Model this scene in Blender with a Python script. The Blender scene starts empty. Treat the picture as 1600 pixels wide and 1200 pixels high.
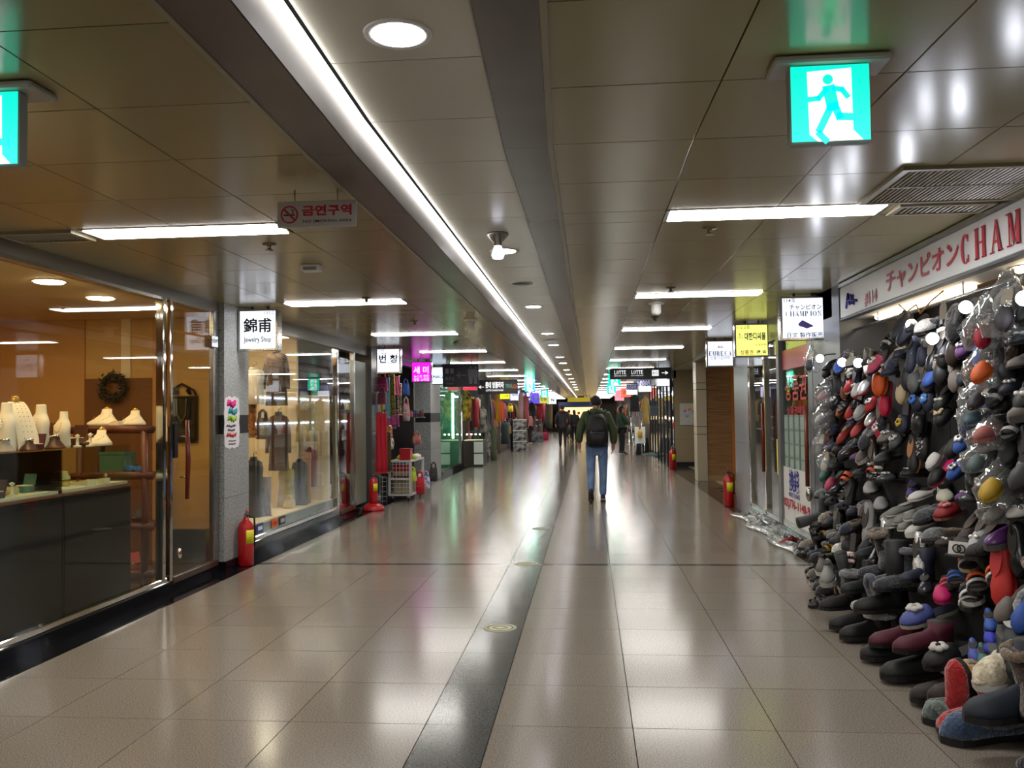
import bpy, math, random
from mathutils import Vector, Matrix, Euler
S = bpy.context.scene; C = S.collection; PI = math.pi; R = math.radians
rnd = random.Random(7)
# ---------------------------------------------------------------- camera, world, exposure
FPX, CAMH = 1350.0, 1.46
YAW, PITCH, ROLL = R(5.0525), R(1.9726), -0.0125
_f = Vector((-math.sin(YAW)*math.cos(PITCH), math.cos(YAW)*math.cos(PITCH), math.sin(PITCH)))
_r0 = Vector((math.cos(YAW), math.sin(YAW), 0)); _u0 = _r0.cross(_f)
_r = _r0*math.cos(ROLL)+_u0*math.sin(ROLL); _u = _u0*math.cos(ROLL)-_r0*math.sin(ROLL)
cd = bpy.data.cameras.new('camera'); cd.sensor_width = 36; cd.lens = FPX/1600*36; cd.clip_start = .05; cd.clip_end = 300
cam = bpy.data.objects.new('camera', cd); C.objects.link(cam); S.camera = cam
cam.matrix_world = Matrix(((_r.x,_u.x,-_f.x,0),(_r.y,_u.y,-_f.y,0),(_r.z,_u.z,-_f.z,CAMH),(0,0,0,1)))
w = bpy.data.worlds.new('world'); S.world = w; w.use_nodes = True
bg = w.node_tree.nodes['Background']; bg.inputs[0].default_value = (.5,.5,.55,1); bg.inputs[1].default_value = .02
S.view_settings.view_transform = 'Standard'; S.view_settings.look = 'None'; S.view_settings.gamma = 1
S.view_settings.use_curve_mapping = False; S.view_settings.exposure = 0.27
PANEL_E, COVE_E, DOWN_E, SIGN_E = 26., 3.6, 24.0, .95
def ray(px, py): return _r*((px-800)/FPX)-_u*((py-600)/FPX)+_f      # layout helper: where a sight line meets a real plane
def onX(px, py, X): d = ray(px,py); t = X/d.x; return Vector((X, d.y*t, CAMH+d.z*t))
def onY(px, py, Y): d = ray(px,py); t = Y/d.y; return Vector((d.x*t, Y, CAMH+d.z*t))
def onZ(px, py, Z): d = ray(px,py); t = (Z-CAMH)/d.z; return Vector((d.x*t, d.y*t, Z))
def proj(p):
    d = Vector(p)-Vector((0,0,CAMH)); k = d.dot(_f); return 800+FPX*d.dot(_r)/k, 600-FPX*d.dot(_u)/k
# ---------------------------------------------------------------- materials
def lin(c):
    if isinstance(c, (int,float)): c = (c,c,c)
    return tuple(((x/255)/12.92 if x/255 <= .04045 else ((x/255+.055)/1.055)**2.4) for x in c)+(1,)
_M = {}
def M(name, col=(128,128,128), rough=.5, metal=0., emit=0., noise=None, bump=None, ior=1.5, coat=0., sheen=0., col2=None, vary=0., alpha=None):
    """principled material; noise=(scale, col2) mottles, bump=(scale, strength), vary = tone difference between objects"""
    if name in _M: return _M[name]
    m = bpy.data.materials.new(name); m.use_nodes = True; _M[name] = m
    nt = m.node_tree; N = nt.nodes; L = nt.links; b = N['Principled BSDF']
    b.inputs['Base Color'].default_value = lin(col); b.inputs['Roughness'].default_value = rough; b.inputs['Metallic'].default_value = metal
    b.inputs['IOR'].default_value = ior; b.inputs['Coat Weight'].default_value = coat
    if sheen: b.inputs['Sheen Weight'].default_value = sheen
    if emit:
        b.inputs['Emission Color'].default_value = lin(col); b.inputs['Emission Strength'].default_value = emit
    src = None
    if noise or bump:
        tc = N.new('ShaderNodeTexCoord')
    if noise:
        n = N.new('ShaderNodeTexNoise'); n.inputs['Scale'].default_value = noise[0]; n.inputs['Detail'].default_value = 3
        if len(noise) > 2:
            mp = N.new('ShaderNodeMapping'); mp.inputs['Scale'].default_value = noise[2]; L.new(tc.outputs['Object'], mp.inputs[0]); L.new(mp.outputs[0], n.inputs['Vector'])
        else: L.new(tc.outputs['Object'], n.inputs['Vector'])
        cr = N.new('ShaderNodeValToRGB'); cr.color_ramp.elements[0].position = .36; cr.color_ramp.elements[1].position = .64
        cr.color_ramp.elements[0].color = lin(col); cr.color_ramp.elements[1].color = lin(noise[1])
        L.new(n.outputs['Fac'], cr.inputs[0]); src = cr.outputs[0]
    if vary:
        oi = N.new('ShaderNodeObjectInfo'); mr = N.new('ShaderNodeMapRange'); mr.inputs[3].default_value = 1-vary; mr.inputs[4].default_value = 1+vary
        L.new(oi.outputs['Random'], mr.inputs[0]); hs = N.new('ShaderNodeHueSaturation'); L.new(mr.outputs[0], hs.inputs['Value'])
        if src: L.new(src, hs.inputs['Color'])
        else: hs.inputs['Color'].default_value = lin(col)
        src = hs.outputs[0]
    if src: L.new(src, b.inputs['Base Color'])
    if bump:
        n2 = N.new('ShaderNodeTexNoise'); n2.inputs['Scale'].default_value = bump[0]; n2.inputs['Detail'].default_value = 2; L.new(tc.outputs['Object'], n2.inputs['Vector'])
        bp = N.new('ShaderNodeBump'); bp.inputs['Strength'].default_value = bump[1]; bp.inputs['Distance'].default_value = .01
        L.new(n2.outputs['Fac'], bp.inputs['Height']); L.new(bp.outputs[0], b.inputs['Normal'])
    return m
def E(name, col, k): return M(name, col, .4, emit=k)
def glass_mat(name, tint=(248,251,249), rough=0.0, f0=.035, haze=0., bump=None):
    """clear sheet: transmits straight, mirrors by a Schlick curve (same from both sides)"""
    if name in _M: return _M[name]
    m = bpy.data.materials.new(name); m.use_nodes = True; _M[name] = m
    nt = m.node_tree; N = nt.nodes; L = nt.links; N.remove(N['Principled BSDF']); out = N['Material Output']
    lw = N.new('ShaderNodeLayerWeight'); lw.inputs['Blend'].default_value = .5
    pw = N.new('ShaderNodeMath'); pw.operation = 'POWER'; pw.inputs[1].default_value = 5; L.new(lw.outputs['Facing'], pw.inputs[0])
    ml = N.new('ShaderNodeMath'); ml.operation = 'MULTIPLY_ADD'; ml.inputs[1].default_value = 1-f0; ml.inputs[2].default_value = f0; L.new(pw.outputs[0], ml.inputs[0])
    tr = N.new('ShaderNodeBsdfTransparent'); tr.inputs[0].default_value = lin(tint)
    gl = N.new('ShaderNodeBsdfGlossy'); gl.inputs['Roughness'].default_value = rough; gl.inputs[0].default_value = (1,1,1,1)
    base = tr
    if haze:
        df = N.new('ShaderNodeBsdfDiffuse'); df.inputs[0].default_value = lin((235,238,240)); mh = N.new('ShaderNodeMixShader'); mh.inputs[0].default_value = haze
        L.new(tr.outputs[0], mh.inputs[1]); L.new(df.outputs[0], mh.inputs[2]); base = mh
    mx = N.new('ShaderNodeMixShader'); L.new(ml.outputs[0], mx.inputs[0]); L.new(base.outputs[0], mx.inputs[1]); L.new(gl.outputs[0], mx.inputs[2])
    L.new(mx.outputs[0], out.inputs[0])
    if bump:
        tc = N.new('ShaderNodeTexCoord'); n2 = N.new('ShaderNodeTexNoise'); n2.inputs['Scale'].default_value = bump[0]; L.new(tc.outputs['Object'], n2.inputs['Vector'])
        bp = N.new('ShaderNodeBump'); bp.inputs['Strength'].default_value = bump[1]; bp.inputs['Distance'].default_value = .02
        L.new(n2.outputs['Fac'], bp.inputs['Height']); L.new(bp.outputs[0], gl.inputs['Normal']); L.new(bp.outputs[0], lw.inputs['Normal'])
    return m
# ---------------------------------------------------------------- mesh builder
class MB:
    def __init__(s): s.v = []; s.f = []; s.s = []; s.mi = []; s.cur = 0
    def add(s, vs, fs, smooth=False):
        o = len(s.v); s.v += [tuple(x) for x in vs]
        for f in fs: s.f.append(tuple(i+o for i in f)); s.s.append(smooth); s.mi.append(s.cur)
        return s
    def box(s, x0,y0,z0,x1,y1,z1, rot=None, c=None):
        vs = [Vector((x,y,z)) for z in (z0,z1) for y in (y0,y1) for x in (x0,x1)]
        if rot is not None:
            c = Vector(c) if c else Vector(((x0+x1)/2,(y0+y1)/2,(z0+z1)/2)); vs = [rot@(v-c)+c for v in vs]
        return s.add(vs, [(0,2,3,1),(4,5,7,6),(0,1,5,4),(2,6,7,3),(0,4,6,2),(1,3,7,5)])
    def cbox(s, x0,y0,z0,x1,y1,z1,b=.01):   # box with its vertical and top edges chamfered
        a = [(x0+b,y0),(x1-b,y0),(x1,y0+b),(x1,y1-b),(x1-b,y1),(x0+b,y1),(x0,y1-b),(x0,y0+b)]
        cx,cy = (x0+x1)/2,(y0+y1)/2; kx = 1-2*b/max(x1-x0,1e-6); ky = 1-2*b/max(y1-y0,1e-6)
        i = [(cx+(x-cx)*kx, cy+(y-cy)*ky) for x,y in a]
        return s.loft([[(x,y,z0+b) for x,y in a],[(x,y,z1-b) for x,y in a],[(x,y,z1) for x,y in i]], smooth=False, low=[(x,y,z0) for x,y in i])
    def loft(s, rings, cap=True, smooth=True, low=None):
        if low: rings = [low]+list(rings)
        n = len(rings[0]); vs = [p for r in rings for p in r]; fs = []
        for k in range(len(rings)-1):
            for i in range(n):
                j = (i+1)%n; fs.append((k*n+i,k*n+j,(k+1)*n+j,(k+1)*n+i))
        if cap: fs.append(tuple(range(n))[::-1]); fs.append(tuple((len(rings)-1)*n+i for i in range(n)))
        return s.add(vs, fs, smooth)
    def lathe(s, prof, c=(0,0,0), n=16, cap=True):
        return s.loft([[(c[0]+r*math.cos(2*PI*i/n), c[1]+r*math.sin(2*PI*i/n), c[2]+z) for i in range(n)] for r,z in prof], cap)
    def tube(s, pts, r, n=8, cap=True, flat=1.0):
        pts = [Vector(p) for p in pts]; rs = r if isinstance(r,(list,tuple)) else [r]*len(pts); rings = []
        up = None
        for i,p in enumerate(pts):
            t = (pts[min(i+1,len(pts)-1)]-pts[max(i-1,0)]).normalized()
            if up is None: up = Vector((0,0,1)) if abs(t.z) < .9 else Vector((1,0,0))
            a = t.cross(up).normalized(); b = a.cross(t).normalized(); up = b
            rings.append([p+a*rs[i]*math.cos(2*PI*k/n)+b*rs[i]*flat*math.sin(2*PI*k/n) for k in range(n)])
        return s.loft(rings, cap)
    def ell(s, c, r, nu=12, nv=7):
        if isinstance(r,(int,float)): r = (r,r,r)
        rings = []
        for j in range(nv+1):
            a = -PI/2+PI*(j+.0)/nv; a = max(-1.45,min(1.45,a)); rings.append([(c[0]+r[0]*math.cos(a)*math.cos(2*PI*i/nu), c[1]+r[1]*math.cos(a)*math.sin(2*PI*i/nu), c[2]+r[2]*math.sin(a)) for i in range(nu)])
        return s.loft(rings)
    def prism(s, poly, a, b, ax='z', smooth=False):
        """extrude a 2D polygon from a to b along an axis; the 2D axes are the two others in xyz order"""
        g = {'z':lambda p,t:(p[0],p[1],t),'y':lambda p,t:(p[0],t,p[1]),'x':lambda p,t:(t,p[0],p[1])}[ax]
        return s.loft([[g(p,a) for p in poly],[g(p,b) for p in poly]], True, smooth)
    def mesh(s, name, mat):
        m = bpy.data.meshes.new(name); m.from_pydata(s.v, [], s.f); m.polygons.foreach_set('use_smooth', s.s)
        for x in (mat if isinstance(mat,(list,tuple)) else [mat]): m.materials.append(x)
        if any(s.mi): m.polygons.foreach_set('material_index', s.mi)
        import bmesh
        b = bmesh.new(); b.from_mesh(m); bmesh.ops.recalc_face_normals(b, faces=b.faces); b.to_mesh(m); b.free(); m.update()
        return m
    def build(s, name, mat, parent=None, loc=None, rot=None, **kw):
        o = bpy.data.objects.new(name, s.mesh(name, mat)); C.objects.link(o)
        if parent: o.parent = parent
        if loc is not None: o.location = loc
        if rot is not None: o.rotation_euler = rot
        for k,v in kw.items(): o[k] = v
        return o
USED = {}
def thing(name, label, cat, loc=(0,0,0), rz=0, group=None):
    o = bpy.data.objects.new(name, None); C.objects.link(o); o.empty_display_size = .1
    o.location = loc; o.rotation_euler = (0,0,rz); o['label'] = label; o['category'] = cat
    if group: o['group'] = group
    return o
def tag(o, label, cat, group=None):
    o['label'] = label; o['category'] = cat
    if group: o['group'] = group
    return o
def struct(name, mb, mat, parent=None, **kw):
    o = mb.build(name, mat, parent, **kw)
    if not parent: o['kind'] = 'structure'
    return o
def sroot(name):
    o = bpy.data.objects.new(name, None); C.objects.link(o); o['kind'] = 'structure'; return o
def reuse(name, mesh, parent, loc=(0,0,0), rot=(0,0,0), scale=None, mats=None):
    o = bpy.data.objects.new(name, mesh); C.objects.link(o); o.parent = parent; o.location = loc; o.rotation_euler = rot
    if scale: o.scale = scale
    if mats:
        for i,mm in enumerate(mats): o.material_slots[i].link = 'OBJECT'; o.material_slots[i].material = mm
    return o
def copy_tree(o, parent=None):
    c = o.copy(); C.objects.link(c); c.parent = parent
    for ch in o.children: copy_tree(ch, c)
    return c
_TX = {}
def text(body, size, mat, parent, loc, rot=(PI/2,0,0), bold=0., width=None, name='lettering', align='CENTER', ext=.0015, shear=0, **kw):
    key = (body,bold,align,shear)
    if key not in _TX:
        c = bpy.data.curves.new('t','FONT'); c.body = body; c.size = 1; c.resolution_u = 2; c.extrude = .004; c.offset = bold; c.align_x = align; c.align_y = 'CENTER'; c.shear = shear
        o = bpy.data.objects.new('t', c); C.objects.link(o); dg = bpy.context.evaluated_depsgraph_get()
        me = bpy.data.meshes.new_from_object(o.evaluated_get(dg)); bpy.data.objects.remove(o); bpy.data.curves.remove(c)
        me.name = name; me.materials.clear(); me.materials.append(None)
        xs = [v.co.x for v in me.vertices]; _TX[key] = (me, max(xs)-min(xs) if xs else 1)
    me, wd = _TX[key]; sx = size
    if width: sx = width/wd
    o = reuse(name, me, parent, loc, rot, (sx, size, size), [mat])
    return o
ORD = ['zeroth','first','second','third','fourth','fifth','sixth','seventh','eighth','ninth','tenth','eleventh','twelfth','thirteenth','fourteenth','fifteenth','sixteenth','seventeenth','eighteenth','nineteenth','twentieth']
ORD += ['twenty-'+o for o in ORD[1:10]]+['thirtieth']+['thirty-'+o for o in ORD[1:10]]+['fortieth']
# ---------------------------------------------------------------- palette
granite = M('granite floor',(111,103,94),.165,noise=(150,(156,147,136)),vary=.05)
granite_dark = M('dark granite strip',(60,64,64),.15,noise=(120,(86,90,90)),vary=.05)
black_stone = M('black polished granite',(14,14,18),.06,noise=(60,(30,31,36)))
joint_m = M('dark joint',(38,34,30),.8)
ceil_m = M('olive enamelled ceiling panel',(156,145,106),.2,vary=.035,ior=1.5)
recess_m = M('pale recess panel',(190,188,172),.24,vary=.02)
soffit_m = M('brown grey metal soffit',(106,98,90),.26,noise=(2,(98,90,86)))
trim_m = M('beige metal trim',(150,143,120),.35)
steel = M('brushed steel',(186,186,184),.22,metal=1); chrome = M('polished chrome',(222,220,214),.06,metal=1)
greymetal = M('grey painted metal',(112,114,116),.32,noise=(3,(104,106,110))); darkgrey = M('dark grey panel',(58,58,58),.4); black = M('black',(16,16,17),.45)
white = M('white paint',(226,226,224),.5); cream = M('cream board',(228,208,168),.6); redwood = M('red wood',(120,42,20),.35,noise=(18,(86,26,12),(1,1,.12)))
glass = glass_mat('shop glass'); greenglass = glass_mat('green glass',(190,232,214)); poly = glass_mat('clear plastic film',(240,244,246),.06,.16,.13,(14,.9)); casing_glass = glass_mat('case glass',(246,251,246))
stone_grey = M('grey speckled granite',(128,130,130),.35,noise=(55,(172,174,174)))
panel_on = E('lit diffuser',(255,252,246),PANEL_E); cove_on = E('cove tube',(255,250,246),COVE_E); down_on = E('downlight lens',(252,250,255),DOWN_E)
display_on = E('display lamp',(255,238,208),80.); warm_on = E('warm lamp',(255,218,160),85.); sign_white = E('lit white sign face',(236,242,255),SIGN_E)
def lit(name, col, k=None): return E('lit '+name, col, k or SIGN_E)
ink_black = M('black ink',(8,8,12),.6); ink_blue = M('blue ink',(30,38,140),.6); ink_navy = M('navy ink',(14,20,60),.6); ink_red = M('red ink',(190,34,52),.6); lit_ink = E('lit white lettering',(240,242,246),.75); ink_white = M('white ink',(240,240,240),.6)
# ---------------------------------------------------------------- floor
Y0, Y1 = -7.0, 74.0; XL, XR = -3.53, 2.2; CH, RH = 2.56, 2.71
floor = struct('floor', MB().box(-9,Y0,-.12,9,Y1,-.014), joint_m)
cols = [-3.29,-2.68,-2.07,-1.45,-.79,-.47,.18,.83,1.48,2.06]
def tile(x0,x1,y0,y1,m,mb=None):
    g = .0022; t = mb or MB(); t.box(x0+g,y0+g,-.014,x1-g,y1-g,0)
    if mb is None: t.build('floor_tile', m, floor)
far = MB(); fard = MB(); ys = []
y = .42
while y < 8.3: ys.append((y,y+.61)); y += .61
NEAR = [(a,b,True) for a,b in ys]+[(8.45+.61*k,8.45+.61*(k+1),True) for k in range(5)]
FAR = [(Y0,.42)]+[(11.5+1.22*k,11.5+1.22*(k+1)) for k in range(51)]
y_end = NEAR[len(ys)-1][1]
for a,b,_ in NEAR:
    for i in range(len(cols)-1):
        if b > 2.6 and (i < 8 or b > 8): tile(cols[i],cols[i+1],a,b, granite_dark if i == 4 else granite)
        else: tile(cols[i],cols[i+1],a,b,None, fard if i == 4 else far)
for a,b in FAR:
    for i in range(len(cols)-1): tile(cols[i],cols[i+1],a,b,None, fard if i == 4 else far)
for i in range(len(cols)-1):
    MB().box(cols[i],y_end+.002,-.014,cols[i+1],8.448,-.001).build('expansion_strip', granite_dark if i != 4 else granite, floor)
far.build('floor_tile_field', granite, floor, kind='stuff'); fard.build('dark_strip_field', granite_dark, floor, kind='stuff')
for a,b in [(Y0,8.3),(8.3,14),(14,Y1)]:
    MB().box(-3.9,a,-.014,-3.292,b-.004,.001).build('border_slab', black_stone, floor)
    MB().box(2.062,a,-.014,2.6,b-.004,.001).build('border_slab', M('dark brown granite border',(58,50,44),.12,noise=(70,(78,70,62))), floor)
for a,b in [(Y0,13.9),(18.4,19.0),(23.4,Y1)]: pass
pass_tile = M('pale passage tile',(170,158,136),.2,noise=(40,(184,172,150)))
MB().box(2.6,13.9,-.014,9,23.4,.0005).build('passage_tile', pass_tile, floor)
MB().box(2.6,Y0,-.014,9,13.9,.0005).build('shop_floor', M('brown shop floor',(96,74,52),.2), floor)
MB().box(2.6,23.4,-.014,9,Y1,.0005).build('shop_floor', M('brown shop floor'), floor)
MB().box(-9,Y0,-.014,-3.9,Y1,.0005).build('shop_floor', M('brown shop floor'), floor)
for k in range(5):   # black stripes of the non-slip entrance strip
    MB().box(2.36,14.4+k*.55,.0005,4.2,14.54+k*.55,.004).build('grip_strip', black, floor)
# ---------------------------------------------------------------- ceiling
ceiling = struct('ceiling', MB().box(-9,Y0,2.80,9,Y1,2.9), darkgrey)
def bx(y): return .028*max(0,3.5-y)
LX = [-3.53,-2.94,-2.36,-1.74,-1.15]; RX = [-.145,.44,1.03,1.63,2.2]
SLOT = 4.74; PER = 3.35
def panel(x0,x1,y0,y1,z,mb,g=.003,flip=False,th=.012):
    vs = [(x0+g+bx(y0),y0+g,z),(x1-g+bx(y0),y0+g,z),(x1-g+bx(y1),y1-g,z),(x0+g+bx(y1),y1-g,z)]
    return mb.loft([vs,[(x,yy,z+th) for x,yy,_ in vs]], True, False)
rows = []
k0 = -3
for k in range(-3,21):
    s = SLOT+PER*k; rows.append((s,s+.27,True)); p = (PER-.27)/5
    for j in range(5): rows.append((s+.27+p*j, s+.27+p*(j+1), False))
fc = MB()
LIGHTS = []
for a,b,slot in rows:
    for side,X in (('l',LX),('r',RX)):
        for i in range(4):
            if slot and ((side == 'l' and i in (1,2)) or (side == 'r' and i in (1,2))): continue
            if 1.9 < a < 12: panel(X[i],X[i+1],a,b,CH,MB()).build('ceiling_panel', ceil_m, ceiling)
            elif b < Y1: panel(X[i],X[i+1],a,b,CH,fc)
    if slot and b < Y1: LIGHTS.append(a)
fc.build('ceiling_panel_field', ceil_m, ceiling, kind='stuff')
fr = MB(); y = 1.1; p = .62; n = 0
while y < Y1-1:
    b = y+p
    if 1.7 < y < 11: panel(-.91,-.335,y,b,RH,MB()).build('recess_panel', recess_m, ceiling)
    else: panel(-.91,-.335,y,b,RH,fr)
    y = b
panel(-.91,-.335,Y0,1.1,RH,fr); fr.build('recess_panel_field', recess_m, ceiling, kind='stuff')
segs = [(Y0,3.5)]+[(3.5,8.3),(8.3,20),(20,40),(40,Y1)]
for a,b in segs:
    panel(-1.145,-.95,a,b,CH-.012,MB(),0.001,th=.02).build('soffit', soffit_m, ceiling); panel(-.33,-.15,a,b,CH-.012,MB(),0.001,th=.02).build('soffit', soffit_m, ceiling)
    panel(-1.165,-1.145,a,b,CH-.016,MB(),0,th=.02).build('trim', trim_m, ceiling); panel(-.15,-.128,a,b,CH-.016,MB(),0,th=.02).build('trim', trim_m, ceiling)
    panel(-.955,-.95,a,b,CH-.012,MB(),0,th=.18).build('recess_side', M('recess side',(150,146,140),.4), ceiling); panel(-.335,-.33,a,b,CH-.012,MB(),0,th=.18).build('recess_side', M('recess side',(150,146,140),.4), ceiling)
k = 0
for a,b in [(Y0,2.35),(2.37,3.5),(3.5,5.9),(5.92,8.3),(8.32,14),(14,25),(25,Y1-1)]:
    o = panel(-.944,-.912,a,b,RH-.034,MB(),0.002,th=.02).build('cove_tube', cove_on); k += 1
    tag(o, ORD[k]+' length of the continuous cove tube along the raised middle of the ceiling', 'strip light', 'cove tubes of the ceiling recess')
# linear lights
dm = MB().box(-.575,.02,-.012,.575,.25,-.004).mesh('diffuser', panel_on); fm = MB()
for q in ((-.6,0,-.008,.6,.02,.02),(-.6,.25,-.008,.6,.27,.02),(-.6,.02,-.008,-.575,.25,.02),(.575,.02,-.008,.6,.25,.02)): fm.box(*q)
fm = fm.mesh('frame', steel)
for k,a in enumerate(LIGHTS):
    if a > 66: continue
    for side,xc in (('jewelry',-2.345),('shoe',1.04)):
        idx = k-2
        lab = ('%s linear ceiling light over the %s shop side, counted inward' % (ORD[idx], side)) if idx > 0 else 'linear ceiling light, %s shop side, %s row before the exit sign' % (side, ORD[1-idx])
        t = thing('ceiling_light', lab, 'ceiling light', (xc+bx(a),a,CH+.004), 0, 'linear lights over the %s side' % side)
        reuse('frame', fm, t); reuse('diffuser', dm, t)
# round downlights, speakers in the recess
lens = MB().lathe([(.0,-.006),(.085,-.008),(.088,0)],n=20).mesh('lens', down_on)
ring = MB().loft([[(r*math.cos(2*PI*i/24),r*math.sin(2*PI*i/24),z) for i in range(24)] for r,z in ((.088,-.004),(.112,-.006),(.114,.0),(.114,.01),(.088,.01))],cap=False).mesh('rim', white)
k = 0
for y in [2.75,6.56,10.05,13.5,15.8,19.2,21.6,25,28,31.4,34.8,38.2,42,46]:
    k += 1; t = thing('downlight', ORD[k]+' round downlight along the raised middle of the ceiling', 'downlight', (-.625+bx(y),y,RH), 0, 'round downlights in the ceiling recess')
    reuse('rim', ring, t); reuse('lens', lens, t)
grl = MB().lathe([(.088,0),(.085,-.004),(.0,-.006)],n=20).mesh('grille', darkgrey)
for k,y in enumerate([8.24,14.6,20.6,27]):
    t = thing('ceiling_speaker', ORD[k+1]+' round dark ceiling speaker with a white rim in the raised ceiling strip', 'speaker', (-.63,y,RH)); reuse('rim', ring, t); reuse('grille', grl, t)
t = thing('cone_lamp','metal cone holder with clear bulb hanging before the second round downlight','lamp',(-.61,5.92,RH))
MB().lathe([(.075,0),(.078,-.012),(.03,-.065),(.028,-.085),(.012,-.09)]).build('holder', steel, t)
MB().lathe([(.024,-.085),(.034,-.11),(.046,-.15),(.036,-.175),(.0,-.18)]).build('bulb', E('bulb glow',(240,240,255),2.), t)
sp = MB().lathe([(.045,0),(.042,-.008),(.014,-.012),(.012,-.035),(.026,-.037),(.026,-.042),(.0,-.043)],n=10).mesh('sprinkler', M('brass',(120,108,86),.35,metal=1))
for k,(x,y,l) in enumerate([(-2.01,5.31,'brass sprinkler head behind the no smoking sign'),(.74,5.23,'brass sprinkler head just past the first long light on shoe side'),(-2.05,7.88,'brass sprinkler head before the second long light, jewelry side'),(.74,7.71,'brass sprinkler head before the second long light, shoe side'),(-2.01,9.91,'brass sprinkler head between second and third long lights, jewelry side'),(.78,10.1,'brass sprinkler head between second and third long lights, shoe side'),(-2.0,13,'brass sprinkler head past the third long light, jewelry side')]):
    tag(reuse('sprinkler', sp, None, (x,y,CH)), l, 'sprinkler')
t = thing('smoke_detector','small white box detector on ceiling between jewelry side lights','detector',(-1.99,6.1,CH)); MB().cbox(-.07,-.05,-.05,.07,.05,0,.008).build('housing',white,t); MB().box(-.05,-.052,-.045,.05,-.049,-.02).build('grille',greymetal,t)
for k,(x,y,l) in enumerate([(.69,8.75,'white dome security camera behind the second long light, shoe side'),(-1.35,9.9,'white dome security camera hanging by the recess, jewelry side')]):
    t = thing('dome_camera', l, 'security camera', (x,y,CH)); MB().lathe([(.085,0),(.085,-.018),(.05,-.022)]).build('base',white,t); MB().lathe([(.05,-.02),(.05,-.1),(.035,-.125),(.0,-.13)]).build('housing',white,t)
# vents
def vent(lab,x0,x1,y0,y1,n,rws):
    t = thing('ceiling_vent', lab, 'vent', (x0,y0,CH-.004)); w_,d_ = x1-x0,y1-y0
    f = MB()
    for q in ((0,0,-.014,w_,.03,.01),(0,d_-.03,-.014,w_,d_,.01),(0,.03,-.014,.03,d_-.03,.01),(w_-.03,.03,-.014,w_,d_-.03,.01)): f.box(*q)
    for r_ in range(1,rws): f.box(.03,d_*r_/rws-.008,-.012,w_-.03,d_*r_/rws+.008,.005)
    f.build('frame', trim_m, t); MB().box(.02,.02,.008,w_-.02,d_-.02,.012).build('backing', black, t)
    sm = MB().box(-.004,.03,-.01,.004,d_-.03,.006,Matrix.Rotation(.5,3,'Y')).mesh('slat', trim_m)
    for k in range(n): reuse('slat', sm, t, (.04+(w_-.08)*k/(n-1),0,0))
vent('large slatted ceiling vent above the shoe shop fascia',1.44,2.19,4.03,4.7,30,2); vent('small sunken ceiling vent beside the first long light, shoe side',1.68,2.18,4.76,4.99,16,1)
vent('slatted ceiling vent over the jewelry shop glass',-3.45,-2.98,4.74,5.0,14,1)
# ---------------------------------------------------------------- walls and shopfronts
tan = M('tan wall',(196,146,84),.6); tan2 = M('ochre wall',(206,166,100),.55); brownpanel = M('brown door panel',(120,76,38),.5); warmwhite = M('warm ceiling',(226,196,146),.6)
struct('wall_left', MB().box(-7.4,Y0,0,-7.2,Y1,2.8), tan); struct('wall_right', MB().box(6.6,Y0,0,6.8,Y1,2.8), M('grey back wall',(150,146,138),.6))
struct('wall_far', MB().box(-9,Y1,0,9,Y1+.2,2.8), M('grey back wall')); struct('wall_near', MB().box(-9,Y0-.2,0,9,Y0,2.8), M('grey back wall'))
def header(n,x0,x1,y0,y1,z0=2.36,m=greymetal): return struct(n, MB().box(x0,y0,z0,x1,y1,2.57), m)
header('trim_1',-3.66,-3.53,Y0,8.0,2.46,M('header metal',(120,114,104),.28)); header('trim_2',-3.66,-3.53,8.6,13.6,2.42,M('header metal'))
header('trim_3',-3.66,-3.53,14.25,18.7,2.42); header('trim_4',-3.7,-3.53,20.0,Y1,2.40)
header('trim_5',2.2,2.34,8.0,13.35,2.3); header('trim_6',2.2,2.34,23.4,Y1,2.36)
# kerbs under the glass
for i,(x0,x1,a,b,h) in enumerate([(-3.66,-3.5,Y0,6.98,.10),(-3.66,-3.52,6.98,8.0,.05),(-3.66,-3.5,8.6,11.9,.16),(-3.66,-3.52,11.9,13.6,.06),(2.18,2.36,8.75,12.3,.16)]):
    struct('baseboard_%d'%(i+1), MB().cbox(x0,a,-.01,x1,b,h,.006), black_stone)
# --- jewelry shop front (window_1, door_1)
def pane(n,parent,x,y0,y1,z0,z1,m=glass,th=.01): return MB().box(x-th/2,y0,z0,x+th/2,y1,z1).build(n,m,parent)
win1 = sroot('window_1')
for a,b in ((-2.5,.6),(.603,3.7),(3.703,6.86)): pane('pane',win1,-3.54,a,b,.13,2.47)
MB().cbox(-3.57,-2.5,.09,-3.51,6.95,.135,.006).build('bottom_rail',chrome,win1); MB().box(-3.56,-2.5,2.445,-3.52,6.95,2.47).build('top_rail',steel,win1)
for y in (6.87,6.99): MB().cbox(-3.575,y,.09,-3.505,y+.045,2.47,.006).build('post',chrome,win1)
door1 = sroot('door_1')
pane('pane',door1,-3.54,7.07,7.9,.12,2.2); pane('transom',door1,-3.54,7.05,7.98,2.22,2.47)
MB().cbox(-3.57,7.06,.06,-3.51,7.95,.12,.006).build('bottom_rail',M('dark rail',(70,46,30),.3),door1)
MB().cbox(-3.565,7.86,.1,-3.515,7.98,2.47,.006).build('side_post',steel,door1)
h = MB().tube([(-3.47,7.22,.76),(-3.46,7.22,1.1),(-3.47,7.22,1.44)],[.018,.022,.018],8).build('handle',redwood,door1)
for z in (.95,1.3): MB().tube([(-3.535,7.22,z),(-3.475,7.22,z)],.008,8).build('handle_stud',steel,h)
MB().cbox(-3.57,7.06,1.12,-3.5,7.12,1.42,.004).build('lock_box',black,door1)
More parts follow.
